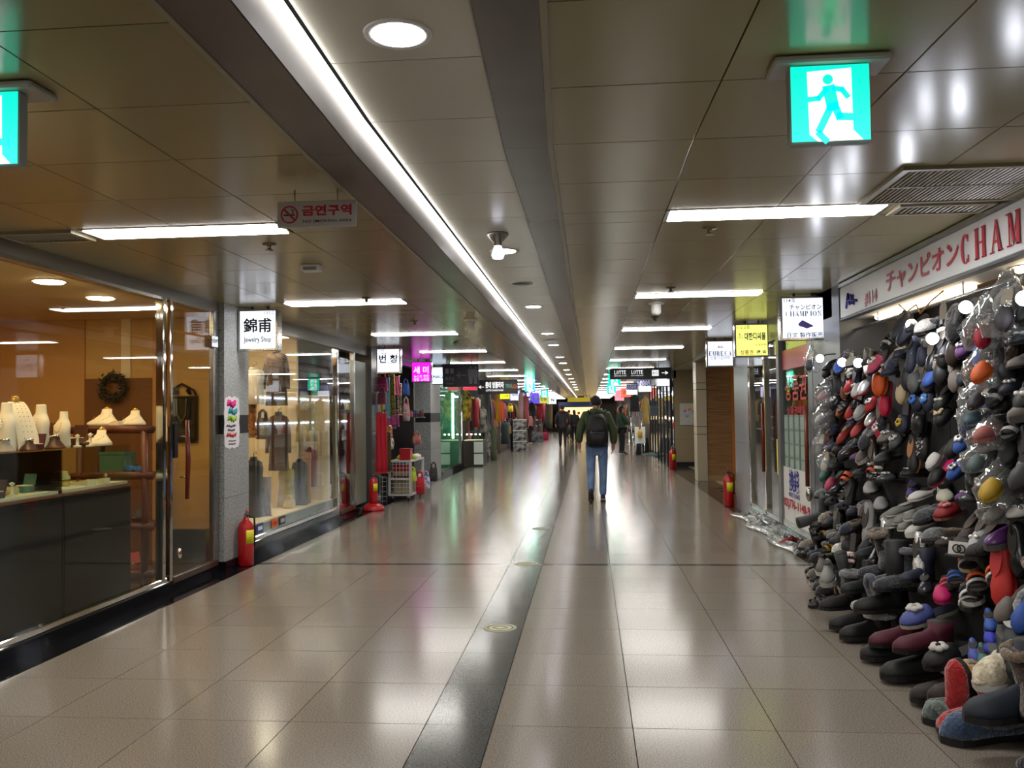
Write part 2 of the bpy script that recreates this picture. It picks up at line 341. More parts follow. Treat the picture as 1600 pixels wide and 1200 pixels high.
MB().cbox(-3.575,7.78,2.12,-3.5,7.92,2.23,.005).build('hinge_clamp',chrome,door1); MB().ell((-3.5,7.14,.3),(.02,.03,.05)).build('door_stop',chrome,door1)
# --- jewelry room
struct('wall_jewelry_end', MB().box(-7.2,8.62,0,-3.6,8.78,2.6), tan2); struct('wall_jewelry_tan', MB().box(-7.2,8.60,0,-5.25,8.62,2.6), tan)
struct('ceiling_jewelry', MB().box(-7.2,1,2.5,-3.66,8.62,2.53), warmwhite)
struct('door_back', MB().box(-5.24,8.59,0,-4.48,8.625,1.88), brownpanel); struct('trim_door_back', MB().box(-4.48,8.55,0,-4.3,8.62,2.5), tan)
struct('wall_jewelry_near', MB().box(-7.2,.9,0,-3.66,1,2.6), tan)
jl = MB().lathe([(0,-.012),(.1,-.012),(.105,0)],n=20).mesh('lens',warm_on); jr = MB().lathe([(.105,-.002),(.125,-.006),(.128,0)],n=20,cap=False).mesh('rim',white)
for k,(x,y) in enumerate([(-4.16,7.05),(-4.03,6.14),(-4.1,5.2),(-4.1,4.0),(-5.6,5.2),(-5.6,7.2)]):
    t = thing('downlight', ['warm round downlight in the jewelry shop, close to the glass door','warm round downlight in the jewelry shop, second from the glass door','warm round downlight in the jewelry shop, third from the glass door','warm round downlight in the jewelry shop, fourth from the glass door','warm round downlight deep inside jewelry shop over the middle','warm round downlight deep inside jewelry shop by the brown door'][k], 'downlight',(x,y,2.5)); reuse('rim',jr,t); reuse('lens',jl,t)
# --- grey granite columns with the dark band
def column(n,x0,x1,y0,y1,m=stone_grey,band=(1.3,1.48),joints=(.69,),sgn=1):
    c = sroot(n); zs = [0]+[z for z in joints]+[band[0]] if band else [0]+list(joints)+[2.57]
    prev = 0.0
    cuts = sorted(list(joints)+(list(band) if band else []))+[2.57]
    MB().box(x0+.01,y0+.01,0,x1-.01,y1-.01,2.57).build('core',black,c)
    for z in cuts:
        dark = band and abs(z-band[1]) < 1e-6
        MB().box(x0+(.004 if dark else 0),y0+(.004 if dark else 0),prev+.002,x1-(.004 if dark else 0),y1-(.004 if dark else 0),z-.002).build('stone_slab', black if dark else m, c); prev = z
    return c
column('column_jewelry',-3.62,-3.47,7.985,8.58); MB().box(-3.62,7.98,-.01,-3.45,8.6,.09).build('baseboard_column',black_stone,None,kind='structure')
column('column_gift',-3.9,-3.47,13.62,14.22,M('brushed dark steel',(120,120,122),.25,metal=.7),None,(1.2,))
column('column_green',-3.95,-3.46,18.75,20.0,stone_grey,(1.3,1.5),(.7,2.0)); struct('wall_gift_end', MB().box(-7.2,17.6,0,-3.6,17.75,2.57), darkgrey)
# --- display window B
win2 = sroot('window_2'); pane('pane',win2,-3.54,8.62,11.8,.2,2.42)
MB().cbox(-3.58,8.6,.15,-3.51,11.86,.205,.006).build('bottom_rail',chrome,win2); MB().cbox(-3.575,11.82,.15,-3.5,11.9,2.42,.006).build('post',chrome,win2)
b2 = M('display beige',(240,222,184),.6); jl2 = MB().lathe([(0,-.012),(.1,-.012),(.105,0)],n=20).mesh('lens',display_on)
struct('trim_display_sill', MB().box(-4.75,8.62,.0,-3.56,11.8,.30), M('grey sill',(120,126,122),.3)); struct('trim_display_floor', MB().box(-4.75,8.62,.30,-3.58,11.8,.315), b2)
struct('wall_display_back', MB().box(-4.85,8.6,0,-4.75,11.7,2.57), b2)
struct('wall_display_panel', MB().box(-4.7,11.3,.3,-3.9,11.36,2.5), b2); struct('wall_display_far', MB().box(-4.75,11.62,.3,-3.57,11.68,1.75), b2); struct('ceiling_display', MB().box(-4.85,8.6,2.5,-3.6,13.6,2.53), warmwhite)
for k,(x,y) in enumerate([(-3.95,9.15),(-3.95,10.3),(-4.3,9.7)]):
    t = thing('downlight',['warm spot lamp at the near end of the clothes display ceiling','warm spot lamp at the far end of the clothes display ceiling','warm spot lamp deep in the clothes display ceiling'][k],'downlight',(x,y,2.5)); reuse('rim',jr,t,scale=(.6,.6,1)); reuse('lens',jl2,t,scale=(.8,.8,1))
door2 = sroot('door_2'); pane('pane',door2,-3.54,11.98,12.75,.1,2.3); pane('pane',door2,-3.54,12.77,13.5,.1,2.3,M('frosted grey glass',(120,122,104),.3))
MB().cbox(-3.57,11.98,.06,-3.51,12.75,.12,.006).build('bottom_rail',M('dark rail'),door2); h = MB().tube([(-3.47,12.33,.79),(-3.46,12.33,1.1),(-3.47,12.33,1.46)],[.018,.022,.018],8).build('handle',redwood,door2)
MB().cbox(-3.575,12.7,.06,-3.505,12.78,2.42,.006).build('post',steel,door2); struct('wall_shop_two_back', MB().box(-5.6,11.9,0,-5.5,13.7,2.57), M('pale green grey wall',(168,172,150),.5))
# --- green glass shop D
win4 = sroot('window_4'); pane('pane',win4,-3.54,20.05,23.6,.12,2.4,greenglass); MB().box(-3.58,20,.0,-3.5,23.7,.12).build('bottom_rail',black_stone,win4)
for y in (20.0,23.55): MB().box(-3.57,y,.1,-3.5,y+.07,2.4).build('post',steel,win4)
struct('wall_green_back', MB().box(-5.2,20.2,0,-5.1,24.1,2.5), M('mint wall',(150,206,180),.5)); struct('wall_green_far', MB().box(-5.2,24.0,0,-3.62,24.1,2.5), M('mint wall'))
t = thing('shop_lamp','tube lamp on the ceiling of the green glass shop','lamp',(-4.3,22.3,2.5)); MB().cbox(-.06,-.9,-.05,.06,.9,0,.01).build('tube',E('mint lamp',(240,255,246),16.),t); MB().box(-.03,-.7,0,.03,.7,.3).build('bracket',steel,t)
t = thing('tube_lamp','tall white vertical tube lamp inside the green glass shopfront','lamp',(-3.7,23.4,.8)); MB().cbox(-.03,-.03,0,.03,.03,1.25,.01).build('tube',E('tube lamp',(255,255,250),9.),t)
# --- right side: shoe shop
fas = thing('shop_fascia','long white fascia board with red lettering above the shoe shop','sign',(2.2,7.74,2.25))
MB().cbox(0,-5.2,0,.06,0,.27,.008).build('board',M('fascia board',(204,204,206),.4),fas); MB().box(-.012,-5.2,.27,.06,0,.3).build('top_trim',steel,fas); MB().box(-.005,-5.2,-.015,.06,0,0).build('bottom_trim',M('dark trim',(70,72,78),.4),fas)
FR = (PI/2,0,-PI/2)
def fy(px,py): return onX(px,py,2.2).y-7.74
red_f = M('fascia red',(176,40,56),.5)
# small serif alphabet as solid letters
def serif(body, h, w, gap, mat, parent, loc, rot, t=.22, th=.10, name='lettering', d=.004):
    mb = MB(); x = 0
    def P(pts): mb.prism([(x+a*w,b*h) for a,b in pts],0,d,'z')
    def rc(a,b,c,e): P([(a,b),(c,b),(c,e),(a,e)])
    def ser(c,b): rc(c-t*.5-.07,b,c+t*.5+.07,b+.045)
    def stem(c,k=1): rc(c-t*.5*k,0,c+t*.5*k,1); ser(c,0); ser(c,.955)
    def arc(cx,cy,rx,ry,a0,a1,tk,n=14):
        for i in range(n):
            q0 = R(a0+(a1-a0)*i/n); q1 = R(a0+(a1-a0)*(i+1)/n)
            def tt(q): return th+(tk-th)*abs(math.cos(q))
            P([(cx+rx*math.cos(q0),cy+ry*math.sin(q0)),(cx+rx*math.cos(q1),cy+ry*math.sin(q1)),(cx+(rx-tt(q1))*math.cos(q1),cy+(ry-tt(q1)*.45)*math.sin(q1)),(cx+(rx-tt(q0))*math.cos(q0),cy+(ry-tt(q0)*.45)*math.sin(q0))])
    for ch in body:
        if ch == 'C' : arc(.48,.5,.42,.5,50,310,t); rc(.74,.72,.8,.95); rc(.74,.05,.8,.28)
        elif ch == 'O': arc(.5,.5,.46,.5,0,360,t)
        elif ch == 'G': arc(.48,.5,.42,.5,50,310,t)
        elif ch == 'H': stem(.18); stem(.82); rc(.18,.48,.82,.54)
        elif ch == 'I': stem(.4)
        elif ch == 'L': stem(.25); rc(.25,0,.9,.1); rc(.8,0,.9,.24)
        elif ch == 'T': rc(.5-t/2,0,.5+t/2,1); ser(.5,0); rc(.05,.9,.95,1); rc(.05,.74,.13,1); rc(.87,.74,.95,1)
        elif ch == 'E': stem(.22); rc(.22,0,.9,.09); rc(.22,.91,.88,1); rc(.22,.46,.66,.54); rc(.82,0,.9,.24); rc(.8,.76,.88,1); rc(.6,.38,.66,.62)
        elif ch == 'A': P([(.1,0),(.17,0),(.52,.92),(.48,1)]); P([(.46,1),(.56,1),(.92,0),(.92-t*1.1,0)]); rc(.24,.3,.74,.36); ser(.13,0); ser(.84,0)
        elif ch == 'M': rc(.14,0,.2,1); rc(.86-t/2,0,.86+t/2,1); P([(.1,1),(.1+t,1),(.55,.1),(.5,0)]); P([(.86,1),(.8,1),(.47,.05),(.52,0)]); ser(.16,0); ser(.86,0); ser(.13,.955); ser(.88,.955)
        elif ch == 'N': rc(.14,0,.2,1); rc(.8,0,.86,1); P([(.1,1),(.1+t,1),(.86,0),(.8,0)]); ser(.17,0); ser(.83,.955)
        elif ch == 'P': stem(.25); arc(.38,.73,.44,.27,-90,90,t,8); rc(.25,.94,.42,1); rc(.25,.46,.42,.52)
        elif ch == 'R': stem(.22); arc(.38,.74,.42,.26,-90,90,t,8); rc(.22,.94,.42,1); rc(.22,.48,.42,.54); P([(.42,.5),(.42+t,.5),(.95,0),(.95-t,0)])
        elif ch == 'U': rc(.2-t/2,.3,.2+t/2,1); rc(.8-t/2,.3,.8+t/2,1); arc(.5,.34,.385,.34,180,360,t,10); ser(.2,.955); ser(.8,.955)
        mb.build('letter', mat, parent, loc, rot); mb = MB(); x += (.62 if ch == 'I' else 1)*w+gap
    return None
text('#114',.14,red_f,fas,(-.004,fy(1361,457),.075),FR,.012); text('チャンピオン',.165,red_f,fas,(-.004,fy(1436,425),.13),FR,.02,width=abs(fy(1380,425)-fy(1492,410)))
serif('CHAMPION',.175,.135,.055,red_f,fas,(-.006,fy(1502,375),.045),FR)
sq = MB()
for a,b in (((0,0),(.06,.12)),((.06,.12),(.1,.02)),((.02,.06),(.2,.05)),((.12,.1),(.22,.01)),((.15,.02),(.2,.09)),((.1,.06),(.3,.03))): sq.tube([(0,-a[0],a[1]),(0,-b[0],b[1])],.012,5)
sq.build('emblem',ink_blue,fas,(-.003,fy(1323,476),.07))
col_shoe = column('column_shoe',2.2,2.6,7.78,8.72,M('steel blue column',(92,96,104),.3),None,(1.3,))
struct('wall_shoe_near', MB().box(2.3,2.7,0,6.6,2.8,2.57), greymetal); struct('wall_shoe_far', MB().box(2.6,8.3,0,6.6,8.4,2.57), white)
struct('ceiling_shoe', MB().box(2.26,2.8,2.36,6.6,8.3,2.4), M('brown shop ceiling',(134,100,60),.6)); struct('trim_shoe_soffit', MB().box(2.26,2.8,2.25,2.5,7.74,2.262), M('soffit board',(214,206,190),.5))
struct('wall_slat_back', MB().box(3.02,2.8,0,3.1,8.3,2.36), M('slat wall backing',(96,92,88),.6))
for k in range(5): MB().cbox(2.98,5.2,1.72+k*.1,3.02,8.28,1.805+k*.1,.01).build('slat',white,bpy.data.objects['wall_slat_back'])
t = thing('strip_light','warm strip lamp under the shoe shop fascia soffit','lamp',(2.44,6.6,2.25)); MB().cbox(-.03,-.9,-.035,.03,.9,0,.008).build('tube',E('lit warm strip',(255,236,206),9.),t)
t = thing('strip_light','warm strip lamp under the fascia soffit at the near end','lamp',(2.44,4.4,2.25)); MB().cbox(-.03,-.7,-.035,.03,.7,0,.008).build('tube',M('lit warm strip'),t)
t = thing('hanging_rail','steel rail running under the fascia above the hanging slippers','rail',(2.34,5.6,2.16)); MB().tube([(0,-2.6,0),(0,2.15,0)],.014,8).build('rod',steel,t)
for y in (-1.6,0,1.6): MB().tube([(0,y,0),(0,y,.1)],.005,6).build('hanger',steel,t)
# --- money exchange front
win3 = sroot('window_3'); y0,y1 = 8.92,10.2
pane('pane',win3,2.24,y0,y1,.82,2.3,greenglass); MB().box(2.2,8.74,.16,2.28,y0,2.3).build('side_post',greymetal,win3); MB().cbox(2.19,y1,.14,2.29,y1+.14,2.56,.006).build('post',greymetal,win3)
MB().box(2.22,y0,.22,2.26,y1,.82).build('lower_board',white,win3); MB().box(2.2,8.75,.16,2.28,y1,.22).build('bottom_rail',steel,win3)
text('換錢',.26,ink_blue,win3,(2.215,9.68,.665),FR,.01,width=.46); text('MONEY EXCHANGE',.07,ink_blue,win3,(2.215,9.68,.525),FR,.01,width=.5); text('02)776-1148-9',.13,ink_red,win3,(2.215,9.6,.42),FR,.02,width=1.15)
st = MB().box(2.225,8.95,1.92,2.238,10.15,2.14).build('red_sticker',M('red film',(206,34,56),.35),win3)
text('상품권',.3,M('red yellow ink',(206,60,50),.5),win3,(2.222,9.55,1.68),FR,.01,width=.95); text('상품권매입',.1,ink_red,win3,(2.222,9.55,1.45),FR,.02,width=.85)
cf = MB().box(-.006,-.1,-.09,.006,.1,.09).mesh('card_frame',M('card frame',(120,140,130),.4)); cc = MB().box(-.009,-.075,-.065,-.002,.075,.065).mesh('card',M('card',(156,176,164),.5))
for i in range(4):
    for j in range(5):
        q = reuse('card_frame',cf,win3,(2.23,9.03+j*.25,1.32-i*.155)); reuse('card',cc,q)
MB().tube([(2.16,8.86,.7),(2.16,8.86,1.5)],.022,8).build('handle',redwood,win3); MB().ell((2.17,8.86,.62),(.03,.05,.07)).build('lock',steel,win3)
for a,b in ((10.36,11.1),(11.2,12.1)): pane('pane',win3,2.24,a,b,.2,2.3)
for y in (11.1,12.1): MB().cbox(2.2,y,.14,2.28,y+.09,2.56,.006).build('post',chrome,win3)
MB().tube([(2.16,11.02,.7),(2.16,11.02,1.55)],.022,8).build('handle',redwood,win3); MB().box(2.215,10.42,.7,2.225,10.52,1.12).build('yellow_notice',M('yellow paper',(226,206,90),.6),win3)
MB().box(2.2,10.34,.16,2.28,12.2,.2).build('bottom_rail',steel,win3)
column('column_exit',2.2,2.5,12.22,13.35,M('grey blue stone',(136,138,144),.3),None,(1.0,)); struct('wall_exchange_far', MB().box(2.5,12.6,0,6.6,12.7,2.57), M('orange brown wall',(176,112,50),.5))
struct('wall_exchange_back', MB().box(3.9,8.4,0,4.0,12.6,2.4), M('grey green wall',(120,124,112),.5)); t = thing('wall_shelf','wooden wall shelf with goods behind the exchange glass','shelf',(3.6,10.9,0))
for z in (.5,.95,1.4,1.8): MB().box(-.25,-.7,z,.25,.7,z+.03).build('board',M('shelf wood',(170,110,56),.5),t)
MB().box(-.25,-.72,0,.25,-.7,1.95).build('side',M('shelf wood'),t); MB().box(-.25,.7,0,.25,.72,1.95).build('side',M('shelf wood'),t)
for k in range(10):
    c = [(60,40,40),(220,190,90),(30,30,34),(190,60,50),(230,220,200)][k%5]; o = MB().cbox(-.08,-.1,0,.08,.1,.12+.05*(k%3),.01).build('goods_box',M('goods %d'%(k%5),c,.5),None,(3.5,10.4+.22*(k%5),.53+.45*(k//5)))
    tag(o,'%s box on the %s shelf behind exchange glass, place %d from the post'%(['maroon','yellow','black','red','cream'][k%5],['lowest','second'][k//5],k%5+1),'box','boxes on the shelf behind the exchange glass')
# --- passage
trav = M('travertine',(176,136,94),.35,noise=(5,(150,108,70),(.6,1,9)))
col_p = sroot('column_passage'); zp = 0; crm = M('cream stone',(198,186,160),.3)
for z in (.98,1.14,1.92,2.06,2.57): MB().box(2.25,18.4,zp+.006,2.46,18.9,z-.006).build('stone_slab',crm,col_p); zp = z
MB().box(2.26,18.41,0,2.45,18.89,2.57).build('core',black,col_p)
wt = struct('wall_travertine', MB().box(2.46,18.46,0,3.1,18.6,2.57), darkgrey)
for z0,z1 in ((.12,1.0),(1.006,1.9),(1.906,2.57)): MB().box(2.47,18.45,z0,2.97,18.48,z1).build('stone_slab',trav,wt)
MB().box(2.47,18.44,0,2.97,18.48,.12).build('skirting',M('skirting stone',(178,150,104),.3),wt); MB().box(2.975,18.43,0,3.12,18.6,2.57).build('jamb',M('orange wood',(206,130,50),.4),wt)
struct('wall_passage_end', MB().box(3.12,20.2,0,6.6,20.3,2.57), M('orange brown wall')); t = thing('light_poster','blue and white lit poster in the cross passage','poster',(3.45,20.19,1.2)); MB().box(0,-.02,0,.5,0,.9).build('frame',black,t); MB().box(.03,-.026,.03,.47,-.018,.87).build('sheet',lit('blue poster',(60,120,220)),t); MB().box(.08,-.03,.35,.42,-.025,.6).build('picture',lit('white poster',(230,240,255)),t)
wb = struct('wall_beige', MB().box(2.27,23.42,0,3.4,23.6,2.57), joint_m); beige = M('beige tile',(150,134,106),.35,vary=.02)
for z0,z1 in ((.12,.72),(.724,1.2),(1.204,1.8),(1.804,2.57)): MB().box(2.28,23.4,z0,2.84,23.43,z1).build('tile',beige,wb); MB().box(2.844,23.4,z0,3.4,23.43,z1).build('tile',beige,wb)
MB().box(2.28,23.395,0,3.4,23.43,.115).build('skirting',black,wb)
struct('ceiling_passage', MB().box(2.22,13.4,2.575,6.6,23.4,2.6), M('pale ceiling',(176,170,150),.5)); struct('trim_passage_head', MB().box(2.2,13.9,2.5,2.3,18.4,2.57), trim_m)
t = thing('map_poster','pale floor map poster on the beige tiled wall past the stone column','poster',(2.42,23.39,1.1)); MB().box(0,-.012,0,.5,0,.58).build('sheet',M('map sheet',(206,196,160),.5,noise=(9,(170,186,200))),t)
for k,(x,z,c) in enumerate([(.1,.35,(230,80,120)),(.22,.38,(230,120,60)),(.33,.33,(90,150,90)),(.15,.2,(120,150,210)),(.36,.2,(240,200,120))]): MB().box(x,-.015,z,x+.07,-.011,z+.06).build('map_patch',M('map patch %d'%k,c,.5),t)
# ---------------------------------------------------------------- box signs
def shop_sign(lab, px, py0, y, wd, hg, face, items, depth=.13, housing=steel, x0=None, z1=2.53, kb=None):
    t = thing('shop_sign', lab, 'sign', (x0,y,z1-hg))
    MB().cbox(0,.004,0,wd,depth,hg,.006).build('housing',housing,t); b = MB()
    for q in ((0,-.006,0,wd,.02,.018),(0,-.006,hg-.018,wd,.02,hg),(0,-.006,.018,.018,.02,hg-.018),(wd-.018,-.006,.018,wd,.02,hg-.018)): b.box(*q)
    b.build('frame',housing,t); MB().box(.018,-.003,.018,wd-.018,.006,hg-.018).build('face',face,t)
    MB().box(wd*.3,.03,hg,wd*.3+.02,.05,2.56-z1+hg).build('bracket',black,t); MB().box(wd*.7,.03,hg,wd*.7+.02,.05,2.56-z1+hg).build('bracket',black,t)
    for it in items:
        body,sz,fx,fz,m = it[:5]; bold = (it[5] if len(it) > 5 else .005)+(.014 if body.isascii() else 0); wdt = it[6]*wd if len(it) > 6 else None
        text(body,sz*hg,m,t,(fx*wd,-.0045,fz*hg),(PI/2,0,0),bold,wdt)
    return t
shop_sign('white lit box sign with black characters for the jewelry shop, on the granite column',0,0,8.3,.40,.41,sign_white,[('113호',.12,.8,.9,ink_black,.0),('錦甫',.36,.5,.58,ink_black,.02,.72),('Jewelry Shop',.18,.5,.26,ink_navy,.0,.7)],x0=-3.46)
t114 = shop_sign('white lit box sign with dark lettering and a blue slipper, beside the shoe shop',0,0,8.3,.42,.41,sign_white,[('114호',.12,.2,.9,ink_black),('チャンピオン',.14,.55,.74,ink_navy,.01,.7),('日文 製作販売',.13,.52,.1,ink_navy,.01,.78)],x0=1.81)
serif('CHAMPION',.05,.038,.006,M('grey blue ink',(60,70,110),.6),t114,(.045,-.007,.22),(PI/2,0,0),d=.002)
sl = MB().prism([(.16,.15),(.2,.185),(.29,.135),(.3,.125),(.24,.105),(.17,.13)],-.008,-.004,'y').build('slipper_picture',M('lilac ink',(110,100,190),.6),t114)
shop_sign('yellow lit box sign with blue Korean lettering over the exchange glass',0,0,10.8,.41,.41,lit('yellow sign',(246,250,130),1.),[('112-2호',.13,.25,.88,ink_black),('(주)',.22,.15,.6,ink_navy,0,.16),('대한디씨몰',.24,.6,.6,ink_blue,.03,.62),('(구 알로에)',.08,.75,.36,ink_black),('상품권',.15,.35,.13,M('orange ink',(220,110,60),.6),.02,.38),('換 金',.14,.78,.13,ink_blue,.02,.3)],x0=1.80)
te = shop_sign('white lit box sign with slab lettering, further in beyond the yellow sign',0,0,13.25,.40,.40,sign_white,[('선물수입마트',.15,.5,.33,ink_navy,.0,.76),('EUC',.11,.52,.74,M('grey ink',(150,150,160),.6),.02)],x0=1.79)
serif('EURECA',.07,.05,.008,M('slab blue ink',(24,26,150),.6),te,(.03,-.007,.165),(PI/2,0,0),t=.26,th=.1,d=.002)
shop_sign('white lit box sign with dark Korean lettering above the hanging bags',0,0,13.5,.39,.40,sign_white,[('111호',.11,.2,.9,ink_black),('가방선물',.07,.3,.78,ink_navy),('번 창',.34,.5,.55,ink_navy,.02,.8),('BEON CHANG',.06,.5,.4,M('grey ink'),0,.6)],x0=-3.36)
shop_sign('magenta lit box sign with white Korean lettering past the gift stall',0,0,17.05,.41,.42,lit('magenta sign',(238,30,226),.95),[('소시적족',.12,.5,.82,ink_white),('세 미',.36,.5,.56,lit_ink,.03,.75),('뉴스토 편한',.15,.5,.28,lit_ink,.02,.75),('양말 스타킹',.15,.5,.12,lit_ink,.02,.75)],x0=-3.53)
shop_sign('white lit box sign with blue lettering, partly behind the toilet sign',0,0,19.0,.42,.40,lit('pale sign',(214,232,255),1.),[('PENICA',.22,.45,.42,ink_blue,.01,.9)],x0=-3.55)
shop_sign('red lit box sign with white script past the toilet sign',0,0,24.1,.42,.40,lit('red sign',(236,40,76),.9),[('갤러리 아',.24,.5,.68,ink_white,.03,.8),('봉しゃれ',.24,.5,.3,ink_white,.04,.8)],x0=-3.53)
shop_sign('red and violet lit sign with large white number, under the black direction board',0,0,35.9,.44,.40,lit('red violet sign',(236,50,130),.9),[('104',.6,.6,.4,ink_white,.03)],x0=-4.3)
shop_sign('yellow lit box sign with dark lettering beyond the black direction board',0,0,36.3,.44,.46,lit('lime sign',(246,246,50),1.),[('여행가방',.22,.5,.65,ink_black,.02,.8),('기념품',.2,.5,.3,ink_black,.02,.7)],x0=-3.74)
shop_sign('lilac lit box sign with a dark mark beyond the yellow sign',0,0,39,.46,.48,lit('lilac sign',(206,204,246),1.),[('모자',.3,.5,.55,ink_navy,.03)],x0=-3.55)
shop_sign('dark navy sign with white lettering beyond the lilac sign',0,0,42,.5,.5,lit('navy sign',(50,50,110),.5),[('수 정',.4,.5,.7,ink_white,.03),('SUJEONG',.2,.5,.25,ink_white,.02)],x0=-3.3)
shop_sign('violet round-marked lit sign deep along the jewelry side',0,0,45,.55,.55,lit('violet sign',(90,70,226),1.),[('노블',.4,.5,.5,ink_white,.03)],x0=-3.1)
shop_sign('olive green lit sign deep along the jewelry side',0,0,50,.6,.5,lit('olive sign',(180,186,60),.8),[('인삼',.4,.5,.5,ink_black,.02)],x0=-2.9)
shop_sign('white lit sign with black letter deep along the jewelry side',0,0,54,.6,.5,sign_white,[('N',.5,.6,.5,ink_black,.02)],x0=-2.6)
shop_sign('blue and white lit sign under the black direction board with arrow, shoe side',0,0,24.5,.42,.36,sign_white,[('NIC',.2,.5,.8,ink_white)],x0=1.9)
for k,(y,x) in enumerate([(28.5,1.62),(33,1.42)]):
    t = shop_sign('navy and white lit sign with white lettering, %s of the two on shoe side'%['first','second'][k],0,0,y,.44,.42,sign_white,[],x0=x); MB().box(.02,-.006,.2,.42,-.002,.4).build('navy_band',lit('navy band',(40,44,120),.6),t); text('ARAB',.12,ink_white,t,(.22,-.0075,.34),(PI/2,0,0),.02,.34); text('EXPO',.12,ink_white,t,(.22,-.0075,.25),(PI/2,0,0),.02,.34)
shop_sign('orange red lit sign deep along the shoe side',0,0,38,.46,.42,lit('orange sign',(244,110,80),1.),[('공예',.4,.5,.5,ink_white,.02)],x0=1.4); shop_sign('pink lit sign deep along the shoe side',0,0,43,.46,.5,lit('pink sign',(240,130,150),1.),[('도자기',.3,.5,.5,ink_white,.02)],x0=1.3)
# hanging black boards
def board(lab,a,b,y,z0,z1,col=black,rods=2):
    t = thing('direction_board',lab,'sign',(a,y,z0)); w_ = b-a; MB().cbox(0,-.03,0,w_,.03,z1-z0,.006).build('panel',col,t)
    for k in range(rods): MB().tube([(w_*(.2+.6*k/(rods-1)),0,z1-z0),(w_*(.2+.6*k/(rods-1)),0,2.57-z0)],.008,6).build('rod',black,t)
    return t
def arrow(t,cx,cz,s,m,dr): 
    a = MB(); a.box(cx-s,-.034,cz-.008,cx+s,-.031,cz+.008)
    for sg in (1,-1): a.prism([(cx+dr*s,cz),(cx+dr*s*.3,cz+sg*s*.6),(cx+dr*s*.3-.02*dr,cz+sg*s*.52),(cx+dr*s-.03*dr,cz)],-.034,-.031,'y')
    a.build('arrow',m,t)
gsign = M('sign grey ink',(150,150,165),.6)
a,b = onY(692,605,17.5),onY(748,568,17.5); t = board('dark navy hanging toilet sign with arrow and figures',a.x,b.x,17.5,a.z,b.z,M('navy board',(30,32,50),.4)); H_ = b.z-a.z; W_ = b.x-a.x
arrow(t,W_*.52,H_*.5,.1,gsign,-1); text('화장실',.09,gsign,t,(W_*.2,-.033,H_*.35),(PI/2,0,0),.01,.18); text('TOILET',.05,gsign,t,(W_*.2,-.033,H_*.15),(PI/2,0,0),0,.16)
for k in (0,1): MB().box(W_*.2-.09+k*.1,-.034,H_*.58,W_*.2-.02+k*.1,-.031,H_*.8).build('letter_box',gsign,t)
for k in (0,1):
    m = MB(); cx = W_*(.78+.13*k); m.prism([(cx-.05,.22),(cx-.06,.36),(cx+.06,.36),(cx+.05,.22),(cx+.03,.06),(cx-.03,.06)] if k == 0 else [(cx-.03,.36),(cx+.03,.36),(cx+.08,.18),(cx+.03,.18),(cx+.03,.06),(cx-.03,.06),(cx-.03,.18),(cx-.08,.18)],-.034,-.031,'y'); m.lathe([(0,0),(.03,.02),(.03,.04),(0,.06)],(cx,-.031,.37),8); m.build('figure_mark',gsign,t)
a,b = onY(747,616,26),onY(809,593,26); t = board('black hanging direction board with white Korean lettering and arrow',a.x,b.x,26,a.z,b.z); W_ = b.x-a.x; H_ = b.z-a.z
arrow(t,W_*.09,H_*.5,.08,lit_ink,-1); text('롯데 영플라자',.2,lit_ink,t,(W_*.42,-.033,H_*.6),(PI/2,0,0),.03,W_*.46); text('LOTTE YOUNG PLAZA',.07,lit_ink,t,(W_*.42,-.033,H_*.25),(PI/2,0,0),.02,W_*.44); text('YOUNG',.16,M('teal ink',(80,190,170),.6),t,(W_*.78,-.033,H_*.55),(PI/2,0,0),.02,.2); text('PLAZA',.16,M('orange ink'),t,(W_*.9,-.033,H_*.5),(PI/2,0,0),.03,.2)
a,b = onY(953,593,20.2),onY(1048,574,20.2); t = board('black hanging direction board with two white wordmarks and arrow',a.x,b.x,20.2,a.z,b.z); W_ = b.x-a.x; H_ = b.z-a.z
for k,fx in enumerate((.07,.35)):
    serif('LOTTE',.085,.052,.004,lit_ink,t,(W_*fx,-.0345,H_*.45),(PI/2,0,0),t=.21,th=.12,d=.002); text(['DEPARTMENT STORE','DUTY FREE SHOP'][k],.035,lit_ink,t,(W_*fx+.14,-.033,H_*.3),(PI/2,0,0),.0,.28)
MB().box(W_*.69,-.034,H_*.25,W_*.8,-.031,H_*.78).build('white_mark',lit_ink,t); text('METRO',.05,ink_navy,t,(W_*.745,-.036,H_*.5),(PI/2,0,0),.01,.12); arrow(t,W_*.9,H_*.52,.07,lit_ink,1)
# no smoking sign
a,b = onY(434,357,4.06),onY(557,312,4.06); t = thing('no_smoking_sign','white hanging no smoking sign with red Korean lettering','sign',(a.x,4.06,a.z)); W_ = b.x-a.x; H_ = b.z-a.z
MB().cbox(0,-.006,0,W_,.006,H_,.003).build('panel',M('off white board',(196,192,190),.5),t)
for fx in (.22,.76): MB().tube([(W_*fx,0,H_),(W_*fx,0,2.565-a.z)],.0025,6).build('chain',M('brown cord',(90,70,50),.5),t)
rg = MB(); cx,cz,rr = W_*.155,H_*.5,H_*.34
for i in range(24):
    q0,q1 = 2*PI*i/24,2*PI*(i+1)/24; rg.prism([(cx+rr*math.cos(q0),cz+rr*math.sin(q0)),(cx+rr*math.cos(q1),cz+rr*math.sin(q1)),(cx+rr*.84*math.cos(q1),cz+rr*.84*math.sin(q1)),(cx+rr*.84*math.cos(q0),cz+rr*.84*math.sin(q0))],-.009,-.006,'y')
k = rr*.62; e = rr*.08; rg.prism([(cx-k-e,cz+k-e),(cx-k+e,cz+k+e),(cx+k+e,cz-k+e),(cx+k-e,cz-k-e)],-.0092,-.006,'y'); rg.build('ring_mark',ink_red,t)
